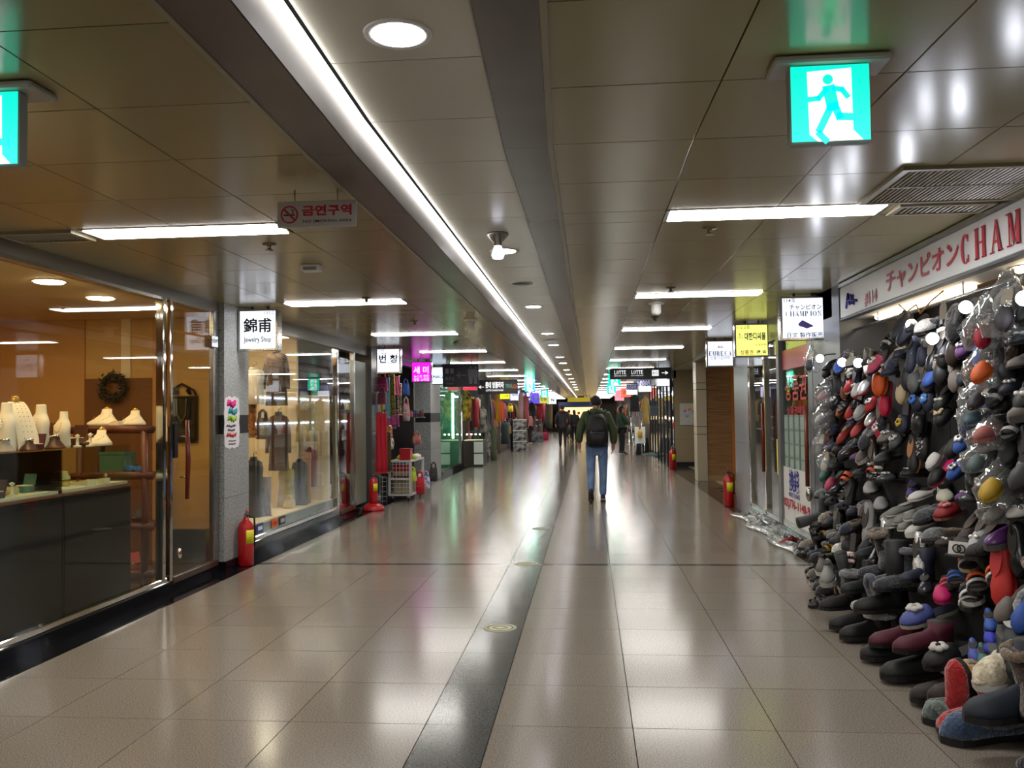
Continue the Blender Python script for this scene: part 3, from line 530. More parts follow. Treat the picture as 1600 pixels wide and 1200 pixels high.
c_ = MB(); c_.box(cx-rr*.65,-.008,cz-rr*.13,cx+rr*.35,-.006,cz+rr*.03); c_.box(cx+rr*.4,-.008,cz-rr*.13,cx+rr*.58,-.006,cz+rr*.03)
c_.tube([(cx+rr*.5,-.008,cz+rr*.12),(cx+rr*.3,-.008,cz+rr*.3),(cx+rr*.5,-.008,cz+rr*.42),(cx+rr*.25,-.008,cz+rr*.6)],.0022,5); c_.build('cigarette_mark',ink_black,t)
text('금연구역',H_*.42,ink_red,t,(W_*.635,-.007,H_*.6),(PI/2,0,0),.035,W_*.63); text('NO SMOKING AREA',H_*.15,ink_black,t,(W_*.635,-.007,H_*.22),(PI/2,0,0),.012,W_*.62)
# exit signs
gm = lit('exit green',(0,236,198),1.0); wm = lit('exit white',(236,255,250),1.35)
def exit_sign(lab,x,y,z1=2.535,s=.245):
    t = thing('exit_sign',lab,'exit sign',(x,y,z1-s)); MB().cbox(0,.003,0,s,.05,s,.004).build('housing',M('exit housing',(150,160,156),.4),t)
    MB().box(.004,0,.004,s-.004,.004,s-.004).build('green_face',gm,t); MB().cbox(-.05,-.03,s,s+.06,.12,s+.022,.006).build('mounting_plate',M('plate grey',(170,170,164),.4),t)
    f = lambda u,v:((u-940)/505*s,(870-v)/485*s)
    MB().prism([f(*q) for q in ((1050,430),(1325,415),(1330,800),(1390,862),(1110,865),(1058,820))],-.0015,0,'y').build('doorway_mark',wm,t)
    r_ = MB()
    def limb(pts,w0):
        for p,q in zip(pts[:-1],pts[1:]):
            p,q = Vector(f(*p)),Vector(f(*q)); d = (q-p).normalized(); n = Vector((-d.y,d.x))*w0/505*s/2; e = d*w0/505*s*.35
            r_.prism([tuple(p+n-e),tuple(q+n+e),tuple(q-n+e),tuple(p-n-e)],-.003,-.001,'y')
    limb([(1185,545),(1205,650)],78); limb([(1165,545),(1118,598),(1062,602)],34); limb([(1215,540),(1265,548),(1298,592)],34); limb([(1195,650),(1120,795)],46); limb([(1215,640),(1245,715),(1360,722)],48); limb([(1115,815),(1160,862)],40)
    c0 = f(1178,482); r_.prism([(c0[0]+.016*math.cos(2*PI*i/12),c0[1]+.016*math.sin(2*PI*i/12)) for i in range(12)],-.003,-.001,'y'); r_.build('running_figure',gm,t); return t
exit_sign('green and white lit exit sign with running figure, shoe shop side',.64,2.73); exit_sign('green and white lit exit sign at the frame edge, jewelry side',-2.08,2.63)
for k,(x,y) in enumerate([(-2.1,28.5),(-2.2,40),(.55,24),(.7,33)]): exit_sign(['small green exit sign beyond the black Korean direction board','small green exit sign deep along the jewelry side','small green exit sign behind the black board, shoe side','small green exit sign deep along the shoe side'][k],x,y,2.535,.34)
# ---------------------------------------------------------------- small builders for goods
def at(px0,py0,px1,py1,X=None,Y=None):
    """real place of a thing seen between two pixel corners when it stands in plane X (or Y): x0,x1,z0,z1,y"""
    y = Y if Y else onX((px0+px1)/2,(py0+py1)/2,X).y
    a = onY(px0,py1,y); b = onY(px1,py0,y); return a.x,b.x,a.z,b.z,y
def ering(cx,cy,z,rx,ry,n=14,pw=1.0,wav=0.,ph=0.):
    out = []
    for i in range(n):
        a = 2*PI*i/n; k = 1+wav*math.cos(a*n/2+ph)
        c_,s_ = math.cos(a),math.sin(a); out.append((cx+rx*k*math.copysign(abs(c_)**pw,c_), cy+ry*k*math.copysign(abs(s_)**pw,s_), z))
    return out
def fab(name,col=None,col2=None,sc=14,rough=.8): return _M.get('cloth '+name) or M('cloth '+name,col,rough,noise=(sc,col2) if col2 else None,bump=(30,.3),sheen=.2)
def coat(lab,b,mat,group=None,sleeve=True,name='garment',cat='clothes',mat2=None,flare=.0,dep=.10,hanger=True):
    x0,x1,z0,z1,y = b; w_,h_ = x1-x0,z1-z0; t = thing(name,lab,cat,((x0+x1)/2,y,z0),0,group)
    tw = w_*(.36 if sleeve else .48)
    m = MB(); m.loft([ering(0,0,0,tw*(1.1+flare),dep,16,.8,.05),ering(0,0,h_*.3,tw*(1.0+flare*.5),dep*.95,16,.8,.04),ering(0,0,h_*.6,tw*.92,dep,16,.8),ering(0,0,h_*.82,tw*1.05,dep,16,.8),ering(0,0,h_*.93,tw*.95,dep*.7,16,.8),ering(0,0,h_*.97,tw*.4,dep*.5,16),ering(0,0,h_,tw*.34,dep*.45,16)])
    m.build('body',mat,t)
    if sleeve:
        for s in (-1,1): MB().tube([(s*tw*.85,0,h_*.88),(s*w_*.42,-.01,h_*.62),(s*w_*.45,-.02,h_*.3)],[w_*.1,w_*.085,w_*.07],10).build('sleeve',mat2 or mat,t)
    MB().loft([ering(0,-.004,h_*.95,tw*.42,dep*.6,12),ering(0,-.004,h_*1.02,tw*.36,dep*.5,12)]).build('collar',mat2 or mat,t)
    if hanger: MB().tube([(0,0,h_),(0,0,h_+.05),(.03,0,h_+.07),(.03,0,h_+.04)],.005,6).build('hanger',steel,t)
    return t
def hbag(lab,b,mat,name='bag',cat='bag',group=None,dep=.08,strap=None,mat2=None):
    x0,x1,z0,z1,y = b; w_,h_ = x1-x0,z1-z0; t = thing(name,lab,cat,((x0+x1)/2,y,z0),0,group); hb = h_*.72
    MB().loft([ering(0,0,0,w_*.42,dep*.8,14,.6),ering(0,0,hb*.1,w_*.49,dep,14,.6),ering(0,0,hb*.6,w_*.47,dep*.9,14,.6),ering(0,0,hb*.95,w_*.42,dep*.45,14,.6),ering(0,0,hb,w_*.4,dep*.3,14,.6)]).build('body',mat,t)
    MB().cbox(-w_*.34,-dep*1.02,hb*.15,w_*.34,-dep*.7,hb*.5,.01).build('pocket',mat2 or mat,t)
    for s in (-1,1): MB().tube([(-w_*.25,s*dep*.3,hb*.9),(-w_*.22,s*dep*.3,hb*1.25),(0,s*dep*.3,h_),(w_*.22,s*dep*.3,hb*1.25),(w_*.25,s*dep*.3,hb*.9)],.012,6).build('handle',strap or mat2 or mat,t)
    return t
def scarf(lab,b,mat,name='scarf',cat='scarf',group=None,taper=.1,mat2=None):
    x0,x1,z0,z1,y = b; w_,h_ = x1-x0,z1-z0; t = thing(name,lab,cat,((x0+x1)/2,y,z0),0,group); m = MB(); rings = []
    for k in range(9):
        v = k/8; ww = w_*.5*(1-taper*v); rings.append([(ww*(2*i/8-1), .018*math.sin(i*2.1+k*.35), v*h_) for i in range(9)]+[(ww*(2*i/8-1), .018*math.sin(i*2.1+k*.35)+.012, v*h_) for i in range(8,-1,-1)])
    m.loft(rings).build('cloth',mat,t); MB().tube([(-w_*.45,.01,h_+.005),(w_*.45,.01,h_+.005)],.009,6).build('bar',mat2 or steel,t)
    MB().cbox(-w_*.5,-.02,-.015,w_*.5,.03,.01,.004).build('hem',mat2 or mat,t); return t
def bx_(lab,b,mat,name='box',cat='box',group=None,dep=.2,lidm=None):
    x0,x1,z0,z1,y = b; t = thing(name,lab,cat,((x0+x1)/2,y,z0),0,group); w_,h_ = x1-x0,z1-z0
    MB().cbox(-w_/2,0,0,w_/2,dep,h_*.85,.006).build('body',mat,t); MB().cbox(-w_/2-.004,-.004,h_*.85,w_/2+.004,dep+.004,h_,.005).build('lid',lidm or mat,t); return t
def on(b,z): x0,x1,z0,z1,y = b; return (x0,x1,z,z+(z1-z0),y)
# ---------------------------------------------------------------- jewelry showcase and its goods
cab = M('black lacquer cabinet',(19,17,16),.5,ior=1.3); white_plush = M('white plush',(240,228,204),.8); gold = M('gold',(214,170,80),.25,metal=1); brown_stand = M('brown stand',(74,40,26),.4); pearl = M('pearl',(240,236,226),.2,coat=.5)
NEARF = ['nearest the frame edge','in the middle','beside the glass door']
for k,(a,b) in enumerate([(4.08,5.02),(5.02,5.96),(5.96,6.9)]):
    t = thing('jewelry_showcase','black jewelry showcase with glass top, %s'%['outermost of three from the door','middle one of three','the one beside the log shelf'][k],'showcase',(-3.8,a,0),0,'black jewelry showcases'); L_ = b-a
    MB().cbox(-.5,.003,.0,0,L_-.003,.90,.006).build('base',cab,t); d_ = MB().box(.0,.02,.06,.008,L_-.02,.84).build('front_panel',cab,t); MB().cbox(-.51,.002,.9,.012,L_-.002,.925,.005).build('ledge',M('wood ledge',(110,70,44),.4),t)
    MB().box(-.48,.02,.925,-.02,L_-.02,.945).build('tray',white_plush,t)
    for q in ((-.008,.004,.925,0,L_-.004,1.24),(-.5,.004,.925,-.492,L_-.004,1.24),(-.492,.004,.925,-.008,.010,1.24),(-.492,L_-.01,.925,-.008,L_-.004,1.24)): MB().box(*q).build('pane',casing_glass,t)
    MB().box(-.5,.004,1.241,0,L_-.004,1.25).build('top_pane',casing_glass,t); MB().box(-.26,.02,1.08,-.06,L_-.02,1.086).build('glass_shelf',casing_glass,t) if k == 9 else None
ZT = 1.2505
def jl_at(px,X): return onX(px,690,X).y
def bust(lab,px,X,h,pearls=False):
    t = thing('necklace_bust',lab,'display bust',(X,jl_at(px,X),ZT),R(-20)); k = h/.3
    MB().loft([ering(0,0,0,.075*k,.05*k),ering(0,0,.02*k,.078*k,.055*k),ering(0,-.01*k,.12*k,.085*k,.05*k),ering(0,-.005*k,.18*k,.09*k,.045*k),ering(0,.005*k,.215*k,.06*k,.04*k),ering(0,.01*k,.24*k,.036*k,.034*k),ering(0,.01*k,.29*k,.034*k,.03*k),ering(0,.01*k,.3*k,.03*k,.026*k)]).build('torso',white_plush,t)
    n = MB()
    for i in range(15):
        a = PI*i/14; n.ell((.05*k*math.cos(a),-.055*k-.004*math.sin(a),.2*k-.075*k*math.sin(a)),.006*k if pearls else .0032,6,4)
    n.build('necklace',pearl if pearls else gold,t); return t
bust('white necklace bust with a pearl string at the outer end',8,-3.98,.33,True); bust('white necklace bust behind the curved ramp',62,-4.0,.32); bust('white necklace bust, last on the glass top before small stands',98,-4.0,.27)
t = thing('necklace_ramp','tall curved white necklace ramp on the showcase','display stand',(-3.95,jl_at(36,-3.95),ZT),R(-25)); rr = []
for k in range(9):
    v = k/8; x = -.10+.19*v; z = .34*(1-v**1.8); ww = .05+.03*v; rr.append([(x,-ww,z),(x,ww,z),(x-.012,ww,z-.012 if k < 8 else 0.0),(x-.012,-ww,z-.012 if k < 8 else 0.0)])
MB().loft(rr,True,False).build('ramp',white_plush,t); MB().tube([(-.105,0,.33),(-.13,0,.0)],.012,8).build('prop',white_plush,t); MB().lathe([(.0,.0),(.03,.0),(.03,.014),(.02,.02),(.026,.03),(0,.035)],(-.1,0,.345),10).build('finial',gold,t)
for k in range(3):
    n = MB(); 
    for i in range(12): v = .05+.9*i/11; n.ell((-.10+.19*v+.006,-.03+.03*k,.34*(1-v**1.8)+.006),.0035,5,3)
    n.build('necklace',gold,t)
def stand(lab,px,X,kind,s=1.,mat=None,z=ZT,y=None):
    t = thing('jewelry_stand',lab,'display stand',(X,y if y else jl_at(px,X),z),R(-15))
    if kind == 'tri':
        MB().loft([ering(0,0,0,.09*s,.06*s,8),ering(0,0,.008,.085*s,.055*s,8),ering(0,.01,.05*s,.03*s,.03*s,8),ering(0,.01,.07*s,.028*s,.028*s,8)]).build('body',mat or brown_stand,t); MB().lathe([(.0,0),(.03*s,.002),(.034*s,.01),(.02*s,.016),(0,.018)],(0,.01,.07*s),12).build('bangle',chrome,t)
    elif kind == 'neck':
        MB().loft([ering(0,-.02*s,.0,.12*s,.08*s,14,.8),ering(0,-.02*s,.02*s,.118*s,.078*s,14,.8),ering(0,.0,.05*s,.085*s,.05*s),ering(.0,.015*s,.085*s,.042*s,.034*s),ering(0,.02*s,.12*s,.036*s,.03*s)]).build('collar_form',white_plush,t); MB().lathe([(.022*s,0),(.024*s,.01),(.012*s,.022),(0,.03)],(0,.02*s,.12*s),10).build('finial',gold,t)
        n = MB()
        for i in range(11): a = PI*i/10; n.ell((.07*s*math.cos(a),-.03*s-.035*s*math.sin(a),.068*s-.03*s*math.sin(a)),.004,5,3)
        n.build('necklace',gold,t)
    elif kind == 'ring':
        MB().lathe([(.022*s,0),(.022*s,.006),(.008*s,.012),(.007*s,.05*s),(.014*s,.06*s),(.0,.068*s)],n=10).build('cone',mat or white_plush,t); MB().tube([(.018*s*math.cos(2*PI*i/10),.018*s*math.sin(2*PI*i/10),.045*s) for i in range(11)],.003,5).build('ring',gold,t)
    elif kind == 'box':
        MB().cbox(-.035*s,-.03*s,0,.035*s,.03*s,.03*s,.004).build('body',mat or brown_stand,t); MB().box(-.035*s,.03*s,.028*s,.035*s,.036*s,.085*s,Matrix.Rotation(-.2,3,'X')).build('lid',mat or brown_stand,t); MB().box(-.028*s,-.024*s,.03*s,.028*s,.024*s,.034*s).build('cushion',white_plush,t)
    elif kind == 'roll':
        MB().tube([(-.1*s,0,.03*s),(.1*s,0,.03*s)],.03*s,12).build('roll',mat or M('beige velvet',(206,186,130),.7),t); MB().lathe([(.036*s,0),(.036*s,.02),(.03*s,.03)],n=12).build('foot',brown_stand,t); MB().tube([(.02*s,.034*s*math.cos(2*PI*i/10),.03*s+.034*s*math.sin(2*PI*i/10)) for i in range(11)],.004,5).build('bracelet',gold,t)
    elif kind == 'pot':
        MB().lathe([(.05*s,0),(.055*s,.01),(.055*s,.06*s),(.04*s,.075*s),(.04*s,.095*s),(0,.1*s)],n=16).build('pot',mat or M('cream pot',(220,206,150),.4),t); MB().lathe([(.058*s,.03*s),(.062*s,.035*s),(.058*s,.045*s)],n=14,cap=False).build('band',gold,t)
    else:
        MB().prism([(-.11*s,0),(.11*s,0),(.11*s,.05*s),(-.11*s,.012)],-.05*s,.05*s,'y').build('wedge',mat or white_plush,t); 
        for i in range(3): MB().tube([(-.08*s,-.03*s+.03*s*i,.026*s),(.09*s,-.03*s+.03*s*i,.05*s)],.003,5).build('chain',gold,t)
    return t
stand('dark low stand at the foot of the curved ramp',44,-3.86,'tri',.9); stand('brown triangular stand with silver bangle between two busts',84,-3.9,'tri',1.15); stand('low silver grey stand at the outer end of the glass top',6,-3.86,'tri',1.0,M('silver plush',(150,140,130),.5))
stand('maroon ring box in front of the second bust',55,-3.86,'box',1.3,M('maroon velvet',(80,16,22),.6)); stand('brown jewelry box behind the third bust',116,-4.12,'box',1.9); stand('brown jewelry box behind second bust',78,-4.14,'box',2.2)
stand('white ring cone near the end of the glass top',121,-3.92,'ring',1.4); stand('white ring cone just past the small bracelet rolls',141,-3.9,'ring',1.5); stand('white collar form at the end of glass top',156,-3.95,'neck',1.0); stand('small brown roll stand with gold bracelet',131,-3.95,'roll',.5,brown_stand)
ZI = .946
stand('beige bracelet roll inside the middle showcase',55,-4.0,'roll',1.0,None,ZI,5.62); stand('white ring cone inside the middle showcase',35,-3.9,'ring',1.4,None,ZI,5.55); stand('grey box inside the middle showcase',10,-3.9,'box',1.4,M('slate box',(60,64,70),.5),ZI,5.38); stand('cream pot form inside the end showcase',117,-4.05,'pot',1.2,None,ZI,6.33)
stand('white chain wedge inside the end showcase',130,-3.95,'wedge',.9,None,ZI,6.45); stand('second white chain wedge inside the end showcase, by its far wall',150,-3.95,'wedge',.8,None,ZI,6.66); stand('green box inside the middle showcase',80,-4.0,'box',1.5,M('teal card',(70,120,110),.5),ZI,5.82); stand('small white ring cone in the end showcase corner',165,-3.95,'ring',1.0,None,ZI,6.78)
# log shelf
t = thing('log_shelf','rustic red brown log shelf standing behind the showcase end','shelf',(-4.24,7.55,0)); lw_ = M('red log',(104,46,22),.45,noise=(9,(74,30,14),(1,1,.3)))
for x in (-.30,.30): 
    for y in (-.17,.17): MB().tube([(x,y,0),(x*1.02,y,.7),(x,y,1.37)],[.035,.032,.035],10).build('post',lw_,t)
for z in (.08,.5,.95,1.36):
    MB().tube([(-.38,-.17,z),(0,-.172,z+.006),(.38,-.17,z)],[.034,.038,.036],10).build('front_log',lw_,t); MB().box(-.32,-.15,z-.012,.32,.18,z+.02).build('board',lw_,t)
stand('white display collar on the log shelf top, outer one',0,-4.38,'neck',1.25,None,1.40,7.5); stand('white display collar on the log shelf top, by the door',0,-4.12,'neck',1.1,None,1.40,7.52); stand('white chain wedge lying on the log shelf top',0,-4.25,'wedge',.8,None,1.40,7.42)
tl = M('teal gift',(86,132,112),.5); bl = M('blue ribbon',(40,110,170),.5)
bx_('teal gift box on the upper board of the log shelf',(-4.42,-4.18,.975,1.16,7.48),tl,'gift_box'); 
t = thing('ribbon_bow','blue ribbon bow on the upper board of the log shelf','ribbon',(-4.07,7.46,.972)); 
for s in (-1,1): MB().ell((s*.055,0,.035),(.06,.035,.035)).build('loop',bl,t); MB().tube([(0,-.02,.03),(s*.06,-.04,.01),(s*.09,-.05,.0)],.014,6,flat=.4).build('tail',bl,t)
MB().ell((0,0,.035),(.022,.03,.025)).build('knot',bl,t)
for k,(x,z,c,l,sc) in enumerate([(-4.05,.525,(70,60,54),'dark bead pot on the middle board of the log shelf',1.0),(-4.3,.525,(96,84,60),'olive pot on the middle board of the log shelf',1.0),(-4.12,.105,(196,52,30),'red lidded pot on the lowest board of the log shelf',1.3),(-4.35,.105,(60,40,34),'dark brown vase on the lowest board of the log shelf',1.6)]):
    stand(l,0,-4,'pot',sc*1.2,M('pot %d'%k,c,.4),z,7.5).location.x = x
t = thing('wreath','dark green round leaf wreath hung on the brown door panel','wreath',(-4.9,8.54,1.79)); rw = random.Random(3)
MB().tube([(.12*math.cos(2*PI*i/16),.0,.12*math.sin(2*PI*i/16)) for i in range(17)],.025,6).build('ring',M('twig',(50,40,26),.8),t); lf = MB()
for i in range(150):
    a = rw.random()*2*PI; rr_ = .12+rw.uniform(-.05,.05); p = Vector((rr_*math.cos(a),rw.uniform(-.045,.01),rr_*math.sin(a))); d = Vector((rw.uniform(-1,1),rw.uniform(-1,.2),rw.uniform(-1,1))).normalized()*.03; n = d.cross(Vector((.3,1,.2))).normalized()*.01
    lf.add([p-d,p+n,p+d,p-n,p+Vector((0,-.006,0))],[(0,1,4),(1,2,4),(2,3,4),(3,0,4)])
lf.build('foliage',M('dark leaf',(44,50,28),.6),t,kind='stuff')
t = thing('necklace_mirror','ornate dark framed mirror with necklaces hung on the ochre wall','mirror',(-4.18,8.60,1.24)); fd = M('dark ornate frame',(54,44,36),.35,metal=.4)
MB().box(-.14,-.012,.02,.14,.0,.42).build('glass',M('mirror glass',(120,118,104),.08,metal=.8),t)
for q in ((-.16,-.03,0,-.135,0,.44),(.135,-.03,0,.16,0,.44),(-.16,-.03,.42,.16,0,.445),(-.16,-.04,-.02,.16,0,.02)): MB().cbox(*q,.005).build('frame_bar',fd,t)
for s in (-1,1): MB().tube([(s*.15,-.02,.45),(s*.13,-.02,.5),(s*.08,-.02,.53),(s*.05,-.02,.5),(s*.075,-.02,.47)],.012,6).build('scroll',fd,t)
MB().tube([(-.09,-.02,.46),(-.06,-.02,.54),(0,-.02,.57),(.06,-.02,.54),(.09,-.02,.46)],.013,6).build('arch',fd,t)
for k,(w_,dd) in enumerate([(.05,.24),(.075,.31),(.09,.28)]): MB().tube([(-w_,-.03,.42),(-w_*.9,-.035,.42-dd*.7),(0,-.035,.42-dd),(w_*.9,-.035,.42-dd*.7),(w_,-.03,.42)],.006,6).build('necklace',M('dark beads',(40,36,34),.3) if k else M('olive beads',(110,104,70),.3),t)
# sticker sheet on the column: scalloped white sheet with coloured scribbles
t = thing('notice_sheet','white scalloped sheet with pink, teal and green scribbled lettering on granite column','notice',(-3.468,7.97,1.15)); pl_ = []
for i in range(40):
    a = 2*PI*i/40; u = max(-1,min(1,1.25*math.cos(a))); v = max(-1,min(1,1.25*math.sin(a))); k = 1-.04*(1+math.cos(a*12)); pl_.append((.185+.185*u*k,.26+.26*v*k))
MB().prism(pl_,.0,.004,'x').build('sheet',M('sheet white',(226,222,230),.5),t)
def scrib(z,c,n,amp,y0=.05,y1=.26,r=.011):
    MB().tube([(.007,y0+(y1-y0)*i/n,z+amp*(1 if i%2 else -1)*(.6+.4*math.sin(i*2.3))) for i in range(n+1)],r,5).build('scribble',M('scribble %s'%str(c),c,.5),t)
scrib(.44,(230,40,140),9,.035,.07,.24,.016); scrib(.365,(30,150,170),9,.028,.1,.28,.014); scrib(.295,(150,190,30),9,.028,.08,.27,.013); scrib(.225,(60,60,70),11,.012,.05,.26,.006); scrib(.185,(60,60,70),10,.01,.08,.24,.006); scrib(.135,(200,50,40),9,.018,.05,.27,.01); scrib(.08,(60,60,60),10,.006,.1,.26,.004); scrib(.05,(60,60,60),10,.006,.1,.26,.004)
# fire extinguishers
exr = M('extinguisher red',(190,20,28),.28,coat=.4)
def extinguisher(lab,x,y,s=1.,base=False,rz=0.):
    z = .11 if base else 0; t = thing('fire_extinguisher',lab,'fire extinguisher',(x,y,.002),rz)
    if base: MB().lathe([(.17,0),(.175,.02),(.15,.07),(.09,.11),(.0,.112)],n=20).build('dome_base',exr,t)
    MB().lathe([(.06*s,z),(.07*s,z+.01),(.07*s,z+.34*s),(.055*s,z+.38*s),(.028*s,z+.405*s),(.026*s,z+.425*s),(.0,z+.43*s)],n=18).build('cylinder',exr,t)
    MB().lathe([(.018,0),(.018,.03),(.012,.045),(0,.047)],(0,0,z+.425*s),10).build('valve',steel,t)
    MB().tube([(0,0,z+.47*s),(0,-.05,z+.5*s),(0,-.1,z+.48*s)],.009,6).build('lever',exr if not base else black,t); MB().tube([(0,0,z+.455*s),(0,-.05,z+.46*s),(0,-.09,z+.44*s)],.008,6).build('grip',black,t)
    MB().tube([(.02,0,z+.45*s),(.08,-.01,z+.42*s),(.085,-.01,z+.3*s),(.078,-.01,z+.16*s)],.011,6).build('hose',black,t)
    a = MB(); a.loft([[(.0715*s*math.cos(q),.0715*s*math.sin(q),zz) for q in [(-1.75+1.35*i/8) for i in range(9)]]+[(.0705*s*math.cos(q),.0705*s*math.sin(q),zz) for q in [(-1.75+1.35*i/8) for i in range(8,-1,-1)]] if 0 else [(.0715*s*math.cos(-1.75+1.35*i/8),.0715*s*math.sin(-1.75+1.35*i/8),zz) for i in range(9)]+[(.07*s*math.cos(-1.75+1.35*i/8),.07*s*math.sin(-1.75+1.35*i/8),zz) for i in range(8,-1,-1)] for zz in (z+.2*s,z+.32*s)]); a.build('yellow_label',M('yellow label',(226,220,40),.4),t)
    return t
extinguisher('red fire extinguisher at the foot of the granite column by jewelry sign',-3.38,8.28,1.1,rz=.6); extinguisher('red fire extinguisher on a red dome base before the gift stall',-3.32,13.1,.95,True,.4); extinguisher('red fire extinguisher by the cross passage and steel posts, shoe side',2.12,13.55,1.15,rz=-.3); extinguisher('red fire extinguisher at the beige tiled wall past the passage',2.1,22.3,1.2); extinguisher('red fire extinguisher below the lit counter, green shop side',-3.3,24.3,1.15); extinguisher('small red fire extinguisher deep along the shoe side by easel',1.9,30.1,1.15)
# ---------------------------------------------------------------- clothes display window
G2 = 'clothes in the display window'
coat('brown paisley patterned top hung high in the display window',at(411,548,453,634,-3.88),fab('paisley',(44,27,20),(104,76,52),26),G2); coat('sheer brown blouse hung below the paisley top',at(416,645,455,735,-3.88),fab('sheer brown',(78,52,38),(110,80,58),9),G2)
coat('white blouse hung at the near end of the display window',at(381,575,412,632,-3.88),fab('white',(238,230,214)),G2,False); scarf('orange leopard scarf at the near end of display window',at(381,632,401,682,-3.95),fab('leopard',(196,130,50),(110,66,24),30),group=G2); hbag('dark brown handbag under the paisley top',at(400,640,421,686,-4.0),fab('dark brown',(70,46,34)),group=G2)
coat('pale beige top hung right of the panel in display window',at(463,628,494,690,-3.72),fab('beige',(196,182,140),(176,160,120),8),G2,False)
coat('black dress on a low stand at the near end of display window',on(at(383,714,410,806,-3.85),.315),fab('black',(28,26,28)),G2,False,flare=.1); scarf('grey lilac scarf draped over a stand in display window',on(at(402,752,424,812,-3.75),.315),fab('grey lilac',(150,144,150),(110,104,116),12),group=G2)
coat('mustard yellow dress on a low stand in display window',on(at(436,738,459,800,-3.85),.315),fab('mustard',(176,160,20),(140,124,10),10),G2,False,flare=.2); coat('dark navy dress beside the mustard yellow one',on(at(457,722,480,792,-3.76),.315),fab('navy',(40,42,50)),G2,False)
bx_('tall pink display board beside the navy dress',on(at(471,716,485,796,-3.72),.315),M('pink board',(226,176,140),.6),'display_board','board',dep=.03); coat('dark red wrap on a stand at the far end of display window',at(474,700,496,760,-3.72),fab('dark red',(120,26,30)),G2,False,flare=-.2); hbag('small cream bag on the display window floor',on(at(444,780,460,800,-3.75),.315),fab('cream',(214,190,140)),group=G2)
for k,(px,py) in enumerate([(497,690),(508,690),(502,700)]): bx_('beige box on the far side of the display window, number %s of the stack'%['one','two','three'][k],on(at(px-6,py-10,px+6,py+10,-3.70),.315+.0*k) if k < 2 else (lambda q:(q[0],q[1],.315+q[3]-q[2]+.02,.315+2*(q[3]-q[2])+.02,q[4]))(at(490,690,503,710,-3.70)),b2,dep=.1)
t = thing('card_stickers','row of small coloured card logos stuck low on the display glass','sticker',(-3.53,8.72,.22))
for k,(y,c) in enumerate([(0,(236,236,240)),(.22,(40,70,150)),(.66,(230,120,40)),(.9,(60,60,70))]): MB().box(0,y,0,.004,y+.18,.1).build('card',M('sticker %d'%k,c,.4),t); MB().box(.003,y+.03,.03,.006,y+.15,.07).build('mark',M('sticker mark %d'%k,[(40,70,150),(240,240,244),(220,30,40),(200,200,210)][k],.4),t)
# ---------------------------------------------------------------- gift stall
G3 = 'goods hung at the gift stall'
def g(a,b,c,d,X=-3.42): return at(a,b,c,d,X)
hbag('violet and red patterned bag hung first at the gift stall',g(589,580,606,612),fab('violet red',(90,40,130),(200,40,50),20),group=G3); hbag('dark maroon bag hung under the violet one',g(590,605,604,632,-3.38),fab('maroon',(110,44,66)),group=G3); scarf('light blue long scarf hung at the gift stall',g(602,590,609,652,-3.36),fab('light blue',(120,190,206)),group=G3)
scarf('yellow blue green leaf pattern scarf at the gift stall',g(606,585,617,648,-3.44),fab('leaf print',(206,170,30),(30,90,90),24),group=G3); scarf('pink lampshade shaped scarf hung at gift stall',g(614,588,626,616,-3.44),fab('pink',(226,110,146)),group=G3,taper=.4); scarf('pink checked cloth lower in the gift stall',g(598,640,624,666,-3.7),fab('pink check',(200,90,140),(150,60,120),30),group=G3)
scarf('black and beige squared scarf at the gift stall edge',g(620,600,628,648,-3.4),fab('squared',(40,36,40),(220,190,160),24),group=G3); hbag('blue cloth bag hung at the outer edge of the gift stall',g(628,592,640,618,-3.36),fab('blue bag',(34,70,140)),group=G3); hbag('red and teal bag hung below the blue one',g(629,620,640,658,-3.34),fab('red teal',(190,60,60),(90,140,140),14),group=G3)
scarf('long red cloth hanging almost to the floor at the gift stall',on(g(587,645,605,738,-3.3),.55),fab('long red',(190,20,44)),'hanging_cloth','cloth'); scarf('olive brown cloth behind the long red one',g(603,676,611,736,-3.36),fab('olive brown',(110,84,50)),group=G3); scarf('orange striped stack of cloth on the stall shelf',g(597,666,612,680,-3.5),fab('orange stripe',(214,110,60),(240,190,110),40),group=G3)
coat('plush toy pile shape in pale patterned cloth on the stall',g(603,684,616,702,-3.4),fab('pale print',(210,206,180),(90,120,110),20),None,True,'soft_toy','soft toy',hanger=False)
t = thing('wire_basket','small pink goods wire basket on the granite column','basket',tuple(onX(650,652,-3.36)));
for z in (0,.14): MB().tube([(-.16,-.08,z),(.16,-.08,z),(.16,.08,z),(-.16,.08,z),(-.16,-.08,z)],.006,6).build('rim',steel,t)
for k in range(8): MB().tube([(-.16+.32*k/7,-.08,0),(-.16+.32*k/7,-.08,.14)],.004,5).build('wire',steel,t)
for k,c in enumerate([(226,120,130),(60,60,120),(120,40,60)]): tag(MB().loft([ering(0,0,0,.05,.06),ering(0,0,.06,.055,.065),ering(0,0,.12,.02,.03)]).build('fabric_pouch',fab('pouch %d'%k,c),None,t.location+Vector((-.1+.1*k,0,.01))),'%s fabric pouch in the small wire basket on column'%['pink','navy','plum'][k],'pouch')
t = hbag('plush lamb shaped keyring bunch hung under the wire basket',g(644,674,658,694,-3.34),fab('lamb',(170,140,120),(190,60,60),12))
